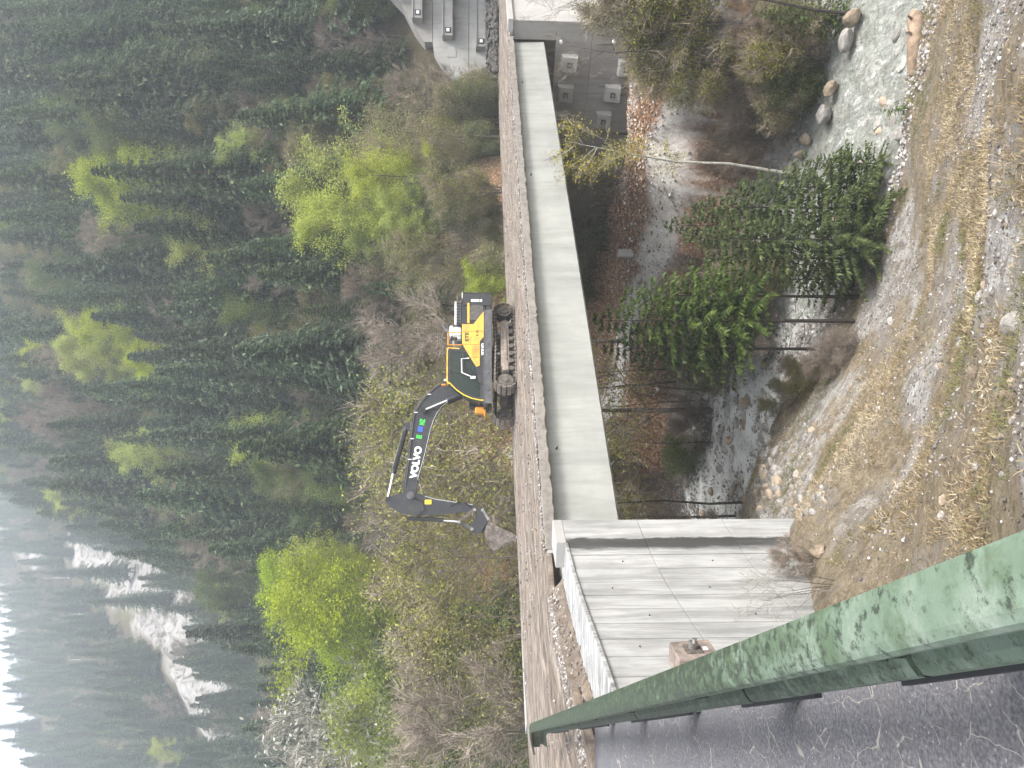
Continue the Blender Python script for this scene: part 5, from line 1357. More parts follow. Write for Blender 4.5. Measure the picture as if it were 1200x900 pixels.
def woods(name, label, pts, kind):
    pts = np.array(pts); me = np_mesh(name, pts[:, :3], [np.zeros((0, 3), int)], None) if False else bpy.data.meshes.new(name)
    me.vertices.add(len(pts)); me.vertices.foreach_set('co', pts[:, :3].astype(np.float32).ravel())
    nv = len(KINDS[kind])
    at = me.attributes.new('s', 'FLOAT', 'POINT'); at.data.foreach_set('value', pts[:, 3].astype(np.float32))
    at = me.attributes.new('rz', 'FLOAT', 'POINT'); at.data.foreach_set('value', (rng.random(len(pts)) * 6.28).astype(np.float32))
    at = me.attributes.new('pick', 'INT', 'POINT'); at.data.foreach_set('value', rng.integers(0, nv, len(pts)).astype(np.int32))
    o = link(name, me); tag(o, label, 'woods', kind='stuff')
    ng = bpy.data.node_groups.new(name, 'GeometryNodeTree')
    ng.interface.new_socket('Geometry', in_out='INPUT', socket_type='NodeSocketGeometry'); ng.interface.new_socket('Geometry', in_out='OUTPUT', socket_type='NodeSocketGeometry')
    A = lambda t: ng.nodes.new(t)
    gi, go, iop, jn = A('NodeGroupInput'), A('NodeGroupOutput'), A('GeometryNodeInstanceOnPoints'), A('GeometryNodeJoinGeometry')
    mtp = A('GeometryNodeMeshToPoints'); ng.links.new(gi.outputs[0], mtp.inputs[0]); ng.links.new(mtp.outputs[0], iop.inputs['Points'])
    for v in reversed(range(nv)):
        j2 = A('GeometryNodeJoinGeometry')
        for ob in proto_obj[(kind, v)]:
            oi = A('GeometryNodeObjectInfo'); oi.inputs['Object'].default_value = ob; ng.links.new(oi.outputs['Geometry'], j2.inputs[0])
        gti = A('GeometryNodeGeometryToInstance'); ng.links.new(j2.outputs[0], gti.inputs[0]); ng.links.new(gti.outputs[0], jn.inputs[0])
    ng.links.new(jn.outputs[0], iop.inputs['Instance']); iop.inputs['Pick Instance'].default_value = True
    def na(nm, t):
        n_ = A('GeometryNodeInputNamedAttribute'); n_.data_type = t; n_.inputs[0].default_value = nm; return [x for x in n_.outputs if x.enabled][0]
    ng.links.new(na('pick', 'INT'), iop.inputs['Instance Index'])
    cx = A('ShaderNodeCombineXYZ'); ng.links.new(na('rz', 'FLOAT'), cx.inputs[2])
    ng.links.new(cx.outputs[0], iop.inputs['Rotation']); ng.links.new(na('s', 'FLOAT'), iop.inputs['Scale'])
    ng.links.new(iop.outputs[0], go.inputs[0])
    md = o.modifiers.new('woods', 'NODES'); md.node_group = ng
    return o
WL = {'spruce': 'hazy dark conifer woods covering the upper slopes and the far valley side', 'bare': 'pinkish brown leafless trees mixed into the distant woods', 'olive': 'budding trees mixed into the distant woods', 'green': 'green leafy trees high in the distant woods', 'bright': 'yellow green trees high in the distant woods'}
for k, pts in rest.items():
    for v in range(len(KINDS[k])):
        if (k, v) not in proto_obj: plant(k, 8 + v, 150, LAB[k][0], LAB[k][1], v=v)
    woods({'spruce': 'conifer_woods', 'bare': 'bare_woods', 'olive': 'budding_woods', 'green': 'green_woods', 'bright': 'spring_woods'}[k], WL[k], pts, k)

# single trees one can name
def at(px, py_, y): return xwy(py_, y), y
def xwy(py, y): return (450 - py) / 900 * y
def top_h(px, y): return 1.65 + (562 - px) * y / 900       # height above the deck of a point seen at px
def single(kind, py, y, top_px, label, v=None, wscale=1.0, **k):
    x = xwy(py, y); z = H(x, y) - .2; base_h = {'spruce': 16, 'bright': 12, 'bare': 11, 'olive': 9.5, 'green': 11}[kind]
    if kind == 'spruce' and v is not None: base_h = [16, 18, 13, 17][v]
    hh = top_h(top_px, y) - z; s = hh / base_h
    r_ = plant(kind, x, y, label, None, s=s, z=z, v=v, sz=1.0, **k); r_.scale = (s * wscale, s * wscale, s); return r_
single('bright', 235, 66, 358, 'large glowing yellow green beech left of the anchored wall behind the deck', 0, 1.25)
single('bright', 205, 70, 430, 'smaller yellow green tree right beside the large glowing beech', 1, 1.0)
single('bright', 700, 74, 345, 'tall bright yellow green tree behind the deck near the excavator bucket', 1, 1.35)
single('bright', 668, 80, 375, 'bright tree leaning out above the excavator bucket side of the tall one', 2, 1.0)
single('bright', 850, 70, 412, 'low bright green tree at the left edge behind the approach road', 2, 1.1)
single('bright', 40, 84, 405, 'feathery bright green tree beside the top of the anchored wall', 2, .8)
single('spruce', 775, 70, 430, 'dark bluish spruce standing in front of the tall bright tree', 2, 1.5)
single('spruce', 745, 66, 455, 'bushy dark spruce between the bright tree and the deck', 0, 1.6)
single('green', 562, 84, 330, 'soft light green feathery tree above the excavator bucket', 0, .8)
M['blossom'] = leaf_mat('grey_white_buds', [(.16, .15, .12), (.34, .33, .29), (.55, .54, .50)], .2, .01, .1)
KINDS['blossom'] = [km(91, 9, 3.2, .15, 18, 8, leaf='blossom', nleaf=4, lsize=.09, spread=.5, twigs=5, tl=.7, tw=.016, twig_m='twig_grey')]; NAMES['blossom'] = 'blossoming_tree'
x, y = xwy(838, 72), 72; plant('blossom', x, y, 'grey white blossoming tree at the left edge of the woods', s=.95 * (top_h(348, 72) - H(x, y)) / 9)
x, y = xwy(25, 92), 92; plant('blossom', x, y, 'grey white budding tree above the anchored wall', s=.8 * (top_h(372, 92) - H(x, y)) / 9)

for i in range(60):
    y = rnd.uniform(70.5, 90); x = rnd.uniform(.33 * y, .56 * y)
    if y < 70.3 + .12 * (x - 24): continue
    k = rnd.choice(['olive', 'green', 'spruce', 'spruce', 'bare'])
    plant(k, x, y, {'olive': 'budding', 'green': 'leafy green', 'spruce': 'dark evergreen', 'bare': 'leafless'}[k] + ' tree growing directly above the anchored slope wall', k + ' trees above the anchored wall', s=rnd.uniform(.4, .75))
for i in range(60):
    y = rnd.uniform(60, 77); x = rnd.uniform(.30, .40) * y - rnd.uniform(0, 2)
    k = rnd.choice(['shrub', 'bare_shrub', 'green_shrub'])
    plant(k, x, y, {'shrub': 'yellowish budding shrub', 'bare_shrub': 'leafless brown shrub', 'green_shrub': 'fresh green shrub'}[k] + ' at the lower end of the anchored wall', k.replace('_', ' ') + 's below the anchored wall', s=rnd.uniform(.7, 1.2))

# standing dead trees, bleached
for i, (px, py, y, hh, lb) in enumerate([(200, 52, 175, 9, 'bleached dead spruce with bare curved branches high in the woods'), (95, 81, 215, 6, 'pale dead trunk in the upper woods near the top edge'), (245, 191, 165, 7, 'thin pale dead trunk amid dense spruces'),
                                         (215, 396, 150, 5, 'leaning bleached trunk beside the yellow green crowns'), (240, 424, 145, 6, 'straight bleached trunk below the leaning one'), (95, 492, 190, 4, 'short pale snag among hazy brown trees'),
                                         (160, 5, 190, 7, 'pale dead trunk at the corner of the woods'), (30, 203, 225, 8, 'faint pale trunk in the haze at the top of the slope'), (235, 275, 150, 7, 'slender dead trunk in the middle of the spruces'), (130, 765, 330, 14, 'tall pale trunk on the hazy valley side beyond the scar'), (95, 672, 350, 12, 'pale bare trunk near the rock scar'), (170, 715, 320, 9, 'pale bare trunk at the edge of the white scar')]):
    x = xwy(py, y)
    g = np.random.default_rng(300 + i); mb = MB()
    mb.tube([(0, 0, 0), (g.normal(0, .1), g.normal(0, .1), hh * .5), (g.normal(0, .2), g.normal(0, .2), hh)], [.26, .2, .06], 6)
    t_me = mb.mesh('trunk', M['dead'])
    mb = MB()
    for j in range(14):
        z = hh * g.uniform(.3, .97); a = g.random() * 7; r = g.uniform(.6, 1.7) * (1.15 - z / hh)
        mb.tube([(0, 0, z), (math.cos(a) * r * .6, math.sin(a) * r * .6, z - .05), (math.cos(a) * r, math.sin(a) * r, z + .25)], [.06, .045, .02], 4)
    zt = max(H(x, y), top_h(px + 0, y) - hh * .5)
    plant(None, x, y, lb, z=zt, cat='dead tree', meshes=[(t_me, [])], name='dead_tree', sz=1.0, tilt=(g.normal(0, .06), g.normal(0, .06)))
    bo_ = COL.objects[-1] if False else None
    r_ = [o for o in bpy.data.objects if o.name.startswith('dead_tree')][-1]
    link('bare_branches', mb.mesh('bare_branches', M['dead']), r_)

# shrubs and undergrowth directly behind the deck
ushr = []
yy = 26.0
while yy < 66:
    xx = -.60 * yy - 6
    while xx < .52 * yy:
        x = xx + rng.uniform(-1, 1); y = yy + rng.uniform(-1, 1); xx += 2.3
        t = (x - B0[0]) * AX[0] + (y - B0[1]) * AX[1]; nn = (x - B0[0]) * NX[0] + (y - B0[1]) * NX[1]
        if nn < 13.6 or nn > 30 or (x > .385 * y): continue
        if x < -11.5 and y < 34 and x > -15: continue
        if polyd(np.array([x]), np.array([y]), PATH)[0] < (3.0 if x > 14 else 8.0) or polyd(np.array([x]), np.array([y]), RIVER)[0] < 6: continue
        ushr.append((nn, x, y))
    yy += 2.3
ushr.sort()
for i, (nn, x, y) in enumerate(ushr[:330]):
    z = H(x, y); r_ = rnd.random(); k = 'shrub' if r_ < .62 else ('bare_shrub' if r_ < .88 else 'green_shrub')
    low = z < -4
    if z < -6 and k == 'green_shrub': k = 'shrub'
    plant(k, x, y, {'shrub': 'yellowish budding shrub in the thicket behind the deck', 'bare_shrub': 'leafless brown shrub in the thicket behind the deck', 'green_shrub': 'fresh green shrub in the thicket behind the deck'}[k] + (' past the excavator tail' if proj((x, y, z))[1] < 340 else ' under the boom' if proj((x, y, z))[1] < 620 else ' beside the approach road'),
          {'shrub': 'budding shrubs behind the deck', 'bare_shrub': 'bare shrubs behind the deck', 'green_shrub': 'green shrubs behind the deck'}[k], s=rnd.uniform(.8, 1.35) * (1.45 if low else 1.0), z=z - .2)
# taller budding trees whose crowns reach above the deck from the ravine side
for i, (py, y, tp, k, lb) in enumerate([(300, 56, 470, 'olive', 'slim budding tree behind the excavator tail'), (400, 50, 468, 'bare', 'brown leafless tree behind the excavator engine'), (480, 46, 462, 'olive', 'budding tree seen under the excavator boom'), (545, 53, 455, 'olive', 'olive budding tree between boom and stick'),
                                        (610, 55, 480, 'bare', 'thin brown tree just past the excavator bucket'), (650, 40, 512, 'olive', 'yellowish budding tree left of the bucket'), (160, 60, 440, 'olive', 'yellow olive tree left of the anchored wall'), (110, 64, 470, 'bare', 'brown leafless tree at the foot of the anchored wall'),
                                        (790, 44, 505, 'olive', 'budding tree with fine dark branches behind the approach road'), (860, 40, 498, 'bare', 'leafless tree at the left edge behind the approach road'), (720, 46, 495, 'olive', 'olive tree behind the road, beneath the tall bright tree'), (830, 50, 470, 'green', 'dark green tree behind the approach road'), (340, 62, 420, 'bare', 'brown leafless tree above the excavator tail')]):
    single(k, py, y, tp, lb)

# ------------------------------------------------------------------ trees in the ravine
def young(seed, Ht, Rm, base, **k): return [spruce_meshes(seed, Ht, Rm, int(Ht * 3.6), 9, 13, base=base, mname='spruce_near', fs=.62, droop=.9)]
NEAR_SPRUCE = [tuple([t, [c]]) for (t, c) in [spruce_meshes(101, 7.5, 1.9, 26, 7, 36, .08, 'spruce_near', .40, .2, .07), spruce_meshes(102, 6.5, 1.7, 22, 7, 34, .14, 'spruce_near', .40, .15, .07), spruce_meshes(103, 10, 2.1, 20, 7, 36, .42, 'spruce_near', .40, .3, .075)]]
for i, (py, y, v, h_, w_, lb) in enumerate([(240, 27.2, 0, 7.2, 1.15, 'fullest young spruce beside the stream below the bridge'), (215, 27.6, 1, 5.6, 1.1, 'young spruce nearest the pale birch trunk by the stream'), (278, 26.4, 0, 7.4, .95, 'tallest full young spruce of the streamside clump'), (300, 27.0, 1, 6.2, 1.0, 'young spruce in the middle of the streamside clump'),
                                            (186, 27.0, 1, 3.2, 1.1, 'small light green spruce at the outer end of the streamside clump'), (345, 27.8, 2, 9.0, 1.0, 'spruce with a bare lower trunk behind the streamside clump'), (375, 27.4, 2, 9.8, 1.1, 'tallest spruce with bare trunk, its crown over the path'), (408, 28.6, 2, 9.0, 1.0, 'spruce with bare trunk nearest the rapids'), (325, 29.0, 1, 4.6, 1.0, 'low spruce under the brown twigs by the stream'), (262, 29.4, 2, 7.8, 1.0, 'spruce with bare trunk behind the streamside clump, toward the path')]):
    x = xwy(py, y); z = max(H(x, y), -13.1) - .1; b_h = [7.5, 6.5, 10][v]; s = h_ / b_h
    r_ = plant(None, x, y, lb, s=s, z=z, v=v, meshes=NEAR_SPRUCE, name='young_spruce', cat='spruce', sz=1); r_.scale = (s * w_, s * w_, s)
# birch leaning towards the camera
bt_me = tree_meshes(120, 11.8, 1.7, .50, 13, 6, leaf='birch_leaf', nleaf=14, lsize=.038, spread=.18, twigs=4, tl=.35, tw=.007, bark='bark_pale', lean=(.5, -3.3), up=.9, thick=.45)
zb = H(9.0, 33.0); plant(None, 9.0, 33.0, 'slender pale birch with small yellow leaves in front of the girder', z=zb - .1, meshes=[(bt_me[0], [bt_me[1], bt_me[2]])], name='birch_tree', rz=0, sz=1, s=1)
# bare trees at the right edge, reaching in front of the abutment
KINDS['slim'] = [km(s, 11, 2.6, .3, 13, 6, twigs=4, tl=.6, tw=.006, up=.9, thick=.36, bark='bark_dark') for s in (131, 132, 133)]; NAMES['slim'] = 'slender_bare_tree'
for py, y, h_, lb in [(10, 29, 12.2, 'slender bare tree in front of the far abutment wing'), (45, 32.2, 9.5, 'slender bare sapling before the abutment face'), (432, 47, 9, 'first slim dark trunk beside the bend of the ravine path'), (446, 48, 10, 'slim dark tree just past the bend of the ravine path'), (458, 46, 9.5, 'slim dark leaning tree below the middle of the girder'), (470, 49, 9, 'slim bare tree with forked stem below the girder'),
                      (590, 40.5, 13, 'slim dark tree at the rapids next to the retaining wall'), (606, 41.5, 13.5, 'slim dark tree closest to the top corner of the retaining wall'), (520, 46, 8, 'thin bare tree above the leaf covered bank'), (330, 37.5, 6, 'thin bare tree behind the streamside spruces')]:
    x = xwy(py, y); plant('slim', x, y, lb, s=h_ / 11, sz=1, tilt=(rnd.uniform(-.08, .08), rnd.uniform(-.08, .08)), cat='tree')
# bushes in the ravine: (py, depth, kind, scale, label)
RS = [(20, 32.6, 'shrub', 1.0), (45, 33.4, 'shrub', 1.0), (70, 33.0, 'shrub', .9), (100, 33.6, 'bare_shrub', 1.0), (30, 31.4, 'bare_shrub', .9), (60, 31.6, 'shrub', .85), (90, 32.2, 'green_shrub', .8), (5, 33.5, 'shrub', 1.1), (15, 30.9, 'shrub', .8), (125, 34.2, 'bare_shrub', .9), (150, 34.8, 'bare_shrub', .8), (75, 34.6, 'shrub', .8), (115, 32.9, 'shrub', .7),
      (175, 35.6, 'bare_shrub', .7), (-20, 32, 'shrub', 1.1), (0, 35.8, 'green_shrub', .7),
      (340, 36.8, 'shrub', 1.0), (365, 38.6, 'shrub', 1.0), (395, 40.2, 'bare_shrub', 1.1), (420, 42, 'bare_shrub', 1.0), (380, 36.6, 'bare_shrub', 1.0), (350, 39.6, 'green_shrub', .9), (405, 38.0, 'bare_shrub', .8), (440, 44, 'shrub', .8), (410, 43.5, 'green_shrub', .8), (300, 36.4, 'bare_shrub', .9), (320, 35.4, 'shrub', .8),
      (500, 46.4, 'bare_shrub', .9), (525, 48, 'green_shrub', .9), (545, 49.6, 'green_shrub', .8), (570, 52, 'bare_shrub', 1.0), (590, 54, 'bare_shrub', 1.0), (480, 47, 'bare_shrub', .7), (540, 54, 'shrub', .9),
      (395, 26.3, 'bare_shrub', 0.3), (425, 26.6, 'bare_shrub', 0.4), (440, 28.5, 'shrub', 0.35), (455, 30.0, 'shrub', 0.3), (405, 25.6, 'bare_shrub', .4), (475, 31.4, 'shrub', 0.28), (430, 30.4, 'bare_shrub', 0.35),
      (270, 47, 'green_shrub', 1.0), (290, 48, 'shrub', 1.0), (250, 47.5, 'shrub', 1.0), (230, 46.2, 'bare_shrub', 1.0), (310, 50, 'green_shrub', 1.1), (325, 51.5, 'shrub', 1.2), (345, 52, 'green_shrub', 1.0), (210, 47, 'shrub', 1.1), (260, 50, 'green_shrub', 1.2), (300, 54, 'shrub', 1.3), (225, 52, 'shrub', 1.2), (240, 55, 'green_shrub', 1.4)]
for py, y, k, s in RS:
    x = xwy(py, y); g_ = 'far bank of the stream' if 28 < y < 46 and py < 200 else ('stream side below the girder' if y < 46 else 'leafy bank beyond the path')
    plant(k, x, y, {'shrub': 'yellowish budding shrub', 'bare_shrub': 'leafless brown shrub', 'green_shrub': 'fresh green shrub'}[k] + ' on the ' + g_, k.replace('_', ' ') + 's on the ' + g_, s=s)
KINDS['sprig'] = [km(151, 3.4, 2.4, .1, 5, 4, twigs=1, tl=.7, tw=.008, stems=5, up=.9, thick=.6, twig_m='twig_grey')]; NAMES['sprig'] = 'bare_shrub'
plant('sprig', xwy(690, 13.6), 13.6, 'small leafless bush growing against the foot of the retaining wall', s=.5, cat='shrub')
plant('bare_shrub', xwy(655, 15.5), 15.5, 'tiny leafless bush at the outer foot of the retaining wall', s=.28)
sg = [spruce_meshes(140, 1.2, .5, 9, 6, 7, .05, 'spruce_near', .7, .5)]
plant(None, xwy(122, 24.5), 24.5, 'lone tiny spruce seedling on the gravel by the stream', meshes=[(sg[0][0], [sg[0][1]])], name='spruce_seedling', cat='seedling')
plant(None, xwy(10, 30), 30, 'bush with dark needles at the right end of the path', meshes=NEAR_SPRUCE, v=1, s=.7, name='young_spruce', cat='spruce')

# ------------------------------------------------------------------ stones
def rock_mesh(seed, sub=2, flat=.65, m=None, rough=.28):
    import bmesh
    g = np.random.default_rng(seed); b = bmesh.new(); bmesh.ops.create_icosphere(b, subdivisions=sub, radius=1)
    ax = unit(g.normal(0, 1, (7, 3))); dd_ = g.uniform(.55, .9, 7)
    for v in b.verts:
        p = np.array(v.co)
        for a, d in zip(ax, dd_):
            k = p @ a
            if k > d: p = p - a * (k - d) * .9
        p = p * (1 + g.normal(0, rough * .12)); v.co = (p[0], p[1] * .85, p[2] * flat)
    me = bpy.data.meshes.new('stone'); b.to_mesh(me); b.free(); me.materials.append(m or M['rock']); return me
RK = [rock_mesh(s) for s in range(6)]; RKT = [rock_mesh(20 + s, 2, .8, M['rock_tan']) for s in range(3)]; RKD = [rock_mesh(30, 2, .5, M['rock_dark'])]
def stone(px, py, y, r, label, group=None, lib=RK, z=None):
    x = xwy(py, y); z = H(x, y) if z is None else z
    o = link('boulder' if r > .32 else 'stone', lib[rnd.randrange(len(lib))]); o.location = (x, y, z + r * .15); o.scale = (r, r * rnd.uniform(.7, 1.1), r * rnd.uniform(.7, 1.1))
    o.rotation_euler = (rnd.uniform(-.4, .4), rnd.uniform(-.4, .4), rnd.random() * 6.28); tag(o, label, 'boulder' if r > .32 else 'stone', group); return o
def ground_y(px, py, y0=5, y1=70):
    d = ray(px, py); yv = np.arange(y0, y1, .15); k = yv / d[1]; z = CAM[2] + d[2] * k
    h = height(d[0] * k, yv); i = np.argmax(h >= z); return yv[i] if h[i] >= z[i] else None
for px, py, r, lb, lib in [(1145, 436, .16, 'grey white angular rock on the dry grass slope', RK), (1192, 378, .20, 'white rock at the lower edge of the grass slope', RK), (1150, 345, .11, 'small white rock high on the dry slope', RK), (1127, 397, .09, 'dark slate stone on the dry slope', RKD), (1153, 391, .06, 'small dark stone beside the slate one', RKD),
                           (1101, 431, .10, 'pale round stone below the dark slate stone', RK), (1105, 428, .09, 'reddish stone touching the pale round one', RKT), (962, 650, .28, 'tan boulder leaning on the foot of the retaining wall', RKT), (965, 585, .15, 'white stone on the slope above the rubble', RK), (1045, 375, .14, 'white stone at the foot of the scree', RK)]:
    y = ground_y(px, py)
    if y: stone(px, py, y, r, lb, None, lib)
for px, py, r, lb in [(972, 98, .40, 'square tan boulder on the far stream bank'), (943, 158, .36, 'ochre boulder downstream of the square tan one'), (936, 176, .34, 'pale brown boulder next to the ochre one'), (997, 12, .45, 'big tan block at the stream edge near the frame edge'), (990, 40, .5, 'grey brown bank block beside the big tan block'), (965, 128, .5, 'dark wet block between the tan boulders'), (925, 195, .5, 'grey block behind the spruce tips at the stream')]:
    stone(px, py, gz(px, py, -12.6)[1], r, lb, None, RKT if 'grey' not in lb and 'dark' not in lb else RK, z=-12.7)
k = 0
g = np.random.default_rng(5)
while k < 110:     # rubble heap below the wall
    px, py = g.normal(922, 26), g.normal(566, 28)
    if py > 612 or px > 975: continue
    y = ground_y(px, py)
    if y and y < 34: stone(px, py, y, g.uniform(.07, .24) * (1.2 if px < 920 else .8), 'pale angular rubble stone in the heap below the retaining wall', 'rubble stones below the retaining wall'); k += 1
k = 0
while k < 90:     # boulders in and beside the rapids
    px, py = g.uniform(806, 915), g.uniform(425, 612)
    p = gz(px, py, -12.55)
    dr1 = polyd(np.array([p[0]]), np.array([p[1]]), RIVER)[0]
    if dr1 > 7.5: continue
    stone(px, py, p[1], g.uniform(.14, .48), 'rounded wet boulder in the white rapids under the bridge', 'boulders in the rapids', RKT if g.random() < .1 else RK, z=max(H(p[0], p[1]), float(wz(p[0], p[1])) - .05)); k += 1
k = 0
while k < 40:      # stones along the calmer reach
    px, py = g.uniform(940, 1095), g.uniform(0, 260)
    p = gz(px, py, -12.9); dr1 = polyd(np.array([p[0]]), np.array([p[1]]), RIVER)[0]
    if dr1 > 5.5 or dr1 < 2.2: continue
    stone(px, py, p[1], g.uniform(.12, .38), 'grey stone at the edge of the calm pale green reach', 'stones along the calm reach', RK, z=max(H(p[0], p[1]), -13.1)); k += 1
k = 0
while k < 45:
    px, py = g.uniform(1000, 1198), g.uniform(5, 640)
    y = ground_y(px, py)
    if y and y < 30: stone(px, py, y, abs(g.normal(.02, .03)) + .035, 'small pale stone half sunk in the dry grass slope', 'small stones on the dry slope'); k += 1
for px, py, y, r, lb in [(733, 297, None, .3, ''), (735, 325, None, .25, '')]: pass
mb = MB(); p = gy(733, 297, 44.5); mb.box((p[0], p[1], H(p[0], p[1]) + .35), (.45, .45, .9), bev=.03); tag(mb.build('marker_post', M['conc']), 'squat grey concrete post beside the leaf litter bank', 'post')
p = gy(736, 326, 44.5)
stone(736, 326, p[1], .42, 'whitish speckled rock next to the squat grey post', None)
p = gy(723, 392, 50); mb = MB(); mb.box((p[0], p[1], H(p[0], p[1]) + .25), (.75, .6, .5), (0.1, .2, .4), .05); tag(mb.build('stone_block', M['conc_light']), 'pale square cut block beside the ravine path', 'block')

# driftwood log
p0, p1 = gz(1079, 14, -12.75), gz(1074, 84, -12.75)
mb = MB(); A_ = np.array(p0); B_ = np.array(p1)
pts = [tuple(A_ + (B_ - A_) * t + np.array([.12 * math.sin(t * 5), .08 * math.cos(t * 7), .12])) for t in np.linspace(0, 1, 9)]
mb.tube(pts, [.20, .26, .27, .25, .27, .24, .20, .15, .05], 10)
M['log'] = plain('weathered_log', (.25, .185, .13), .85, var=.45, sc=3, dirt=(.12, .085, .06), dirt_amt=.8, spec=.15)
lg = mb.build('trunk_log', M['log'], None, True); tag(lg, 'stripped brown driftwood log lying on the gravel by the stream', 'log')
for t in (.3, .62):
    q_ = np.array(pts[int(t * 8)]); mb = MB(); mb.tube([tuple(q_), tuple(q_ + np.array([.15, -.2, .4]))], [.07, .03], 6); mb.build('branch_stub', M['log'], lg)

# ------------------------------------------------------------------ stuff: grass, pebbles, litter, crumbs
def in_view(x, y, z, m=25):
    v = np.stack([x, y, z], -1) - CAM; k = v @ Fv; px = 600 + 900 * (v @ Dv) / k; py = 450 - 900 * (v @ Xv) / k
    return (k > .5) & (px > -m) & (px < 1200 + m) & (py > -m) & (py < 900 + m)
N_ = 46000
tx, ty = rng.uniform(-5, 19, N_), rng.uniform(4, 34, N_)
th = height(tx, ty)
ok = near_side(tx, ty) & (polyd(tx, ty, RIVER) > 3.8) & in_view(tx, ty, th) & (tx > np.interp(ty, [4, 11, 17.5, 18.2, 40], [-3, -4.1, -3.3, -3.0, -8]) + .2)
dens = fbm(tx * .55 + 3, ty * .55, 4); ok &= (rng.random(N_) < 1 - .92 * patch_at(tx, ty)) & (rng.random(N_) < np.clip((dens - .36) * 5, .06, 1)) & (rng.random(N_) < np.clip(1.3 - ty / 40, .35, 1))
tx, ty, th = tx[ok], ty[ok], th[ok]; nb = 12
P = np.repeat(np.c_[tx, ty, th], nb, 0); n = len(P)
P[:, :2] += rng.normal(0, .07, (n, 2))
tuftv = np.repeat(np.clip(.58 + (fbm(tx * .8, ty * .8, 3) - .5) * 1.2 + rng.normal(0, .16, len(tx)), 0, 1), nb)
greenish = np.repeat(fbm(tx * .35 + 40, ty * .35, 3) > .68, nb); tuftv = np.where(greenish, tuftv * .35, tuftv)
down = unit(np.stack([np.full(n, .45), np.full(n, .5), np.full(n, -.35)], -1))
d = unit(rng.normal(0, .55, (n, 3)) + np.array([0, 0, .75]) + down * .55); L = rng.uniform(.04, .17, n)[:, None] * np.repeat(rng.uniform(.6, 1.3, len(tx)), nb)[:, None]
wv_ = unit(np.cross(d, rng.normal(0, 1, (n, 3)))) * .006
mid = P + d * L * .6; tip = P + d * L + np.array([0, 0, -1]) * L * .25
Vv = np.stack([P - wv_, P + wv_, mid + wv_ * .7, mid - wv_ * .7, tip], 1).reshape(-1, 3)
b5 = np.arange(n) * 5
me = np_mesh('dry_grass', Vv, [np.stack([b5, b5 + 1, b5 + 2, b5 + 3], 1), np.stack([b5 + 3, b5 + 2, b5 + 4], 1)], M['grass'], False, {'var': np.repeat(np.clip(tuftv + rng.normal(0, .08, n), 0, 1), 5)})
tag(link('dry_grass', me), 'ochre dry grass tufts covering the near slope', 'grass', kind='stuff')

def scatter_stones(name, label, cat, X, Y, Z, S, m=M['pebble'], bias=0.0):
    base = np.array([(1, 0, 0), (-1, 0, 0), (0, 1, 0), (0, -1, 0), (0, 0, 1), (0, 0, -1)], float)
    tri = np.array([(0, 2, 4), (2, 1, 4), (1, 3, 4), (3, 0, 4), (2, 0, 5), (1, 2, 5), (3, 1, 5), (0, 3, 5)])
    # split octahedron once for a rounder stone
    vs = [tuple(b) for b in base]; ts = []
    def midp(a, b):
        m_ = tuple(unit(np.array(vs[a]) + np.array(vs[b]))); 
        if m_ in vs: return vs.index(m_)
        vs.append(m_); return len(vs) - 1
    ts = tri; vs = np.array(vs)
    n = len(X); k = len(vs)
    V = vs[None] * S[:, None, None] * rng.uniform(.55, 1.15, (n, k, 1)) * np.array([1, 1, .7])
    a = rng.random(n) * 6.28; c, s_ = np.cos(a), np.sin(a)
    V = np.stack([V[..., 0] * c[:, None] - V[..., 1] * s_[:, None], V[..., 0] * s_[:, None] + V[..., 1] * c[:, None], V[..., 2]], -1)
    V += np.stack([X, Y, Z + S * .2], -1)[:, None]
    F = (ts[None] + (np.arange(n) * k)[:, None, None]).reshape(-1, 3)
    me = np_mesh(name, V.reshape(-1, 3), F, m, False, {'var': np.repeat(np.clip(rng.random(n) + bias, 0, 1), k)})
    return tag(link(name, me), label, cat, kind='stuff')
N_ = 60000
x = rng.uniform(-6, 19, N_); y = rng.uniform(4, 34, N_); h = height(x, y)
gm_ = fbm(x * .45 + 11, y * .45, 4)
ok = near_side(x, y) & in_view(x, y, h) & (rng.random(N_) < np.clip((gm_ - .46) * 4, .03, .5) + .9 * patch_at(x, y)) & (x > np.interp(y, [4, 11, 17.5, 40], [-3, -4.1, -3.2, -8]) + .2)
scatter_stones('slope_gravel', 'loose grey gravel scattered over the near slope', 'gravel', x[ok], y[ok], h[ok], np.abs(rng.normal(.0, .020, ok.sum())) + .012, bias=-.05)
N_ = 60000
x = rng.uniform(-16, 20, N_); y = rng.uniform(20, 56, N_); dr_ = polyd(x, y, RIVER); h = height(x, y)
h = np.where(x < 3, np.maximum(h, wz(x, y) - .02), h)
ok = (dr_ < 7) & ((dr_ > 1.6) | (rng.random(N_) < .25) & (x < 3)) & in_view(x, y, h) & (h > wz(x, y) - .35) & (h < wz(x, y) + 1.6)
scatter_stones('river_gravel', 'pale gravel and cobbles lining the stream', 'gravel', x[ok], y[ok], h[ok], np.abs(rng.normal(.02, .05, ok.sum())) + .03, bias=.10)
N_ = 30000
x = rng.uniform(-6, 22, N_); y = rng.uniform(31, 60, N_); h = height(x, y); dq = np.minimum(polyd(x, y, PATH), polyd(x, y, [(19, 36.5), (16.9, 39), (15.7, 40.5), (13.6, 43)]) - .8)
ok = (dq < 2.6) & (rng.random(N_) < .75) & in_view(x, y, h) & (h > -11) & (h < -4)
scatter_stones('bank_gravel', 'loose stones on the track and the dusty bank below the far abutment', 'gravel', x[ok], y[ok], h[ok], np.abs(rng.normal(.0, .045, ok.sum())) + .02, bias=.1)
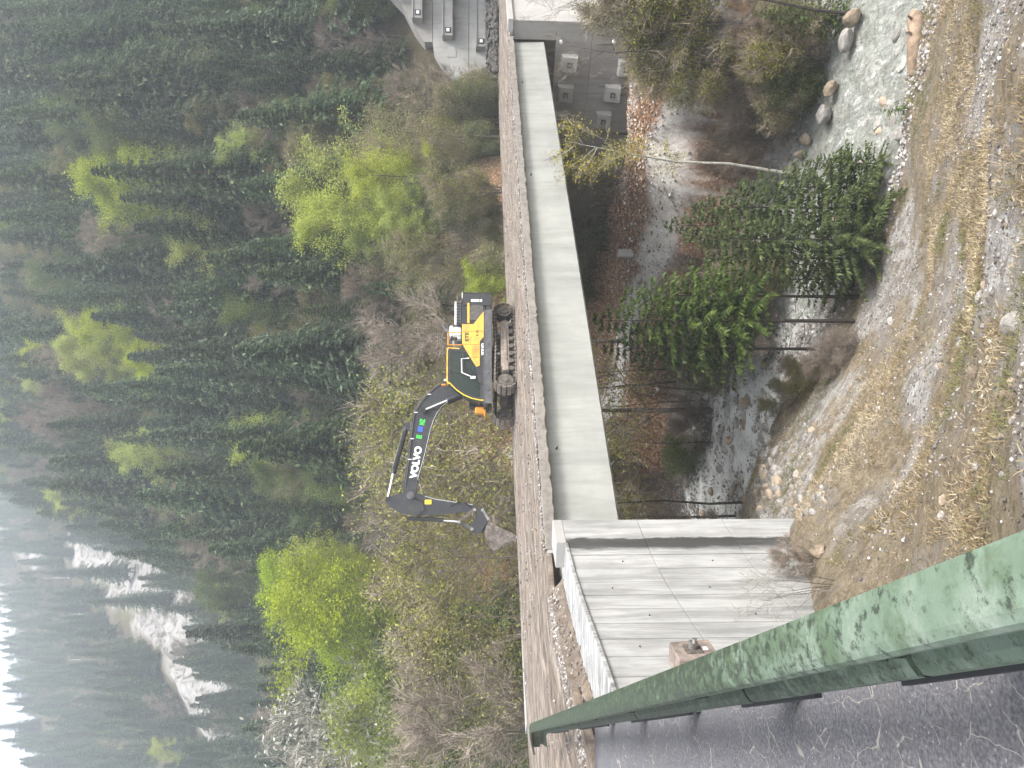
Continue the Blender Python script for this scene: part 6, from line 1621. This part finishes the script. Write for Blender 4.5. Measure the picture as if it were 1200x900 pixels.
# leaf litter on the bank beyond the stream
N_ = 40000
x = rng.uniform(-14, 16, N_); y = rng.uniform(34, 70, N_); h = height(x, y)
ok = (~near_side(x, y)) & in_view(x, y, h) & (polyd(x, y, RIVER) > 5) & (polyd(x, y, PATH) > 1.3) & (h < -2)
x, y, h = x[ok], y[ok], h[ok]; n = len(x); P = np.c_[x, y, h + rng.uniform(.0, .06, n)]
nr = unit(rng.normal(0, .5, (n, 3)) + np.array([0, -.3, 1])); a_ = unit(np.cross(nr, rng.normal(0, 1, (n, 3)))) * .075; b_ = np.cross(nr, unit(a_)) * .05
m_l, ntl, bl, ol = mat('fallen_leaves'); nl_ = N(ntl)
nl_.lk(nl_.ramp(nl_.attr('var'), [(0, (.14, .08, .05)), (.5, (.32, .19, .12)), (.85, (.44, .29, .19)), (1, (.62, .54, .44))]), bl.inputs['Base Color']); bl.inputs['Roughness'].default_value = .8
tag(link('leaf_litter', quads_mesh('leaf_litter', np.stack([P - a_, P + b_, P + a_, P - b_], 1), rng.random(n), m_l)), 'rust brown fallen beech leaves covering the far bank', 'leaves', kind='stuff')
# crumbs along the broken deck edge and the road shoulder
N_ = 3000
t = rng.uniform(-.1, 33.4, N_); o_ = np.abs(rng.normal(0, .16, N_)) + .02
p = np.array([bt(a, b) for a, b in zip(t, o_)]); S = np.abs(rng.normal(0, .022, N_)) + .012
x1 = p[:, 0]; y1 = p[:, 1]; z1 = np.full(N_, .05)
s_ = rng.uniform(.9, sW[-1], 3500); oo = -1.45 + rng.normal(0, .16, 3500); q2 = np.array([wp(a, b) for a, b in zip(s_, oo)])
x1 = np.r_[x1, q2[:, 0]]; y1 = np.r_[y1, q2[:, 1]]; z1 = np.r_[z1, np.interp(oo, [-1.9, -1.5, -1.32, -1.2, -1.02], [.02, .035, -.03, -.15, -.27])]; S = np.r_[S, np.abs(rng.normal(0, .02, 3500)) + .012]
scatter_stones('concrete_crumbs', 'crumbs of broken concrete along the edge of the deck', 'rubble', x1, y1, z1, S, bias=-.05)
N_ = 2600
a_ = rng.uniform(-6, 33, N_); b_ = np.clip(rng.choice([.5, 3.0, 5.6, 8.5], N_) + rng.normal(0, .7, N_), .1, 10)
q3 = np.array([bt(a, b) if a > 0 else wp(min(-a * 1.2 + 1, sW[-1]), -1.6 - b) for a, b in zip(a_, b_)])
scatter_stones('road_gravel', 'loose gravel and clods lying on the dirt road', 'gravel', q3[:, 0], q3[:, 1], .02 + b_ * .011, np.abs(rng.normal(0, .022, N_)) + .010, bias=-.1)
# dark rubble heap along the foot of the anchored wall
N_ = 900
py_ = rng.uniform(5, 84, N_); yd = rng.uniform(62, 66.5, N_); x = (450 - py_) / 900 * yd
hp = .2 + 1.0 * rng.random(N_) * (1 - np.abs(yd - 64.5) / 3)
scatter_stones('rubble_heap', 'dark heap of broken rock at the foot of the anchored wall', 'rubble', x, yd, hp - .1, rng.uniform(.12, .42, N_), M['rubble_dark'])

# ------------------------------------------------------------------ haze
x0, x1_, y0, y1_, z0, z1_ = -800, 450, -75, 1180, -16.5, 335
mb = MB(); mb.box(((x0 + x1_) / 2, (y0 + y1_) / 2, (z0 + z1_) / 2), (x1_ - x0, y1_ - y0, z1_ - z0))
hm = bpy.data.materials.new('haze'); hm.use_nodes = True; ht = hm.node_tree; ht.nodes.clear()
pv = ht.nodes.new('ShaderNodeVolumePrincipled'); pv.inputs['Density'].default_value = HAZE_DENSITY; pv.inputs['Color'].default_value = (.86, .93, 1.0, 1); pv.inputs['Anisotropy'].default_value = .2
oo_ = ht.nodes.new('ShaderNodeOutputMaterial'); ht.links.new(pv.outputs[0], oo_.inputs['Volume'])
tag(mb.build('haze', hm), 'thin pale mist filling the valley', 'haze', kind='stuff')
bpy.context.view_layer.update()
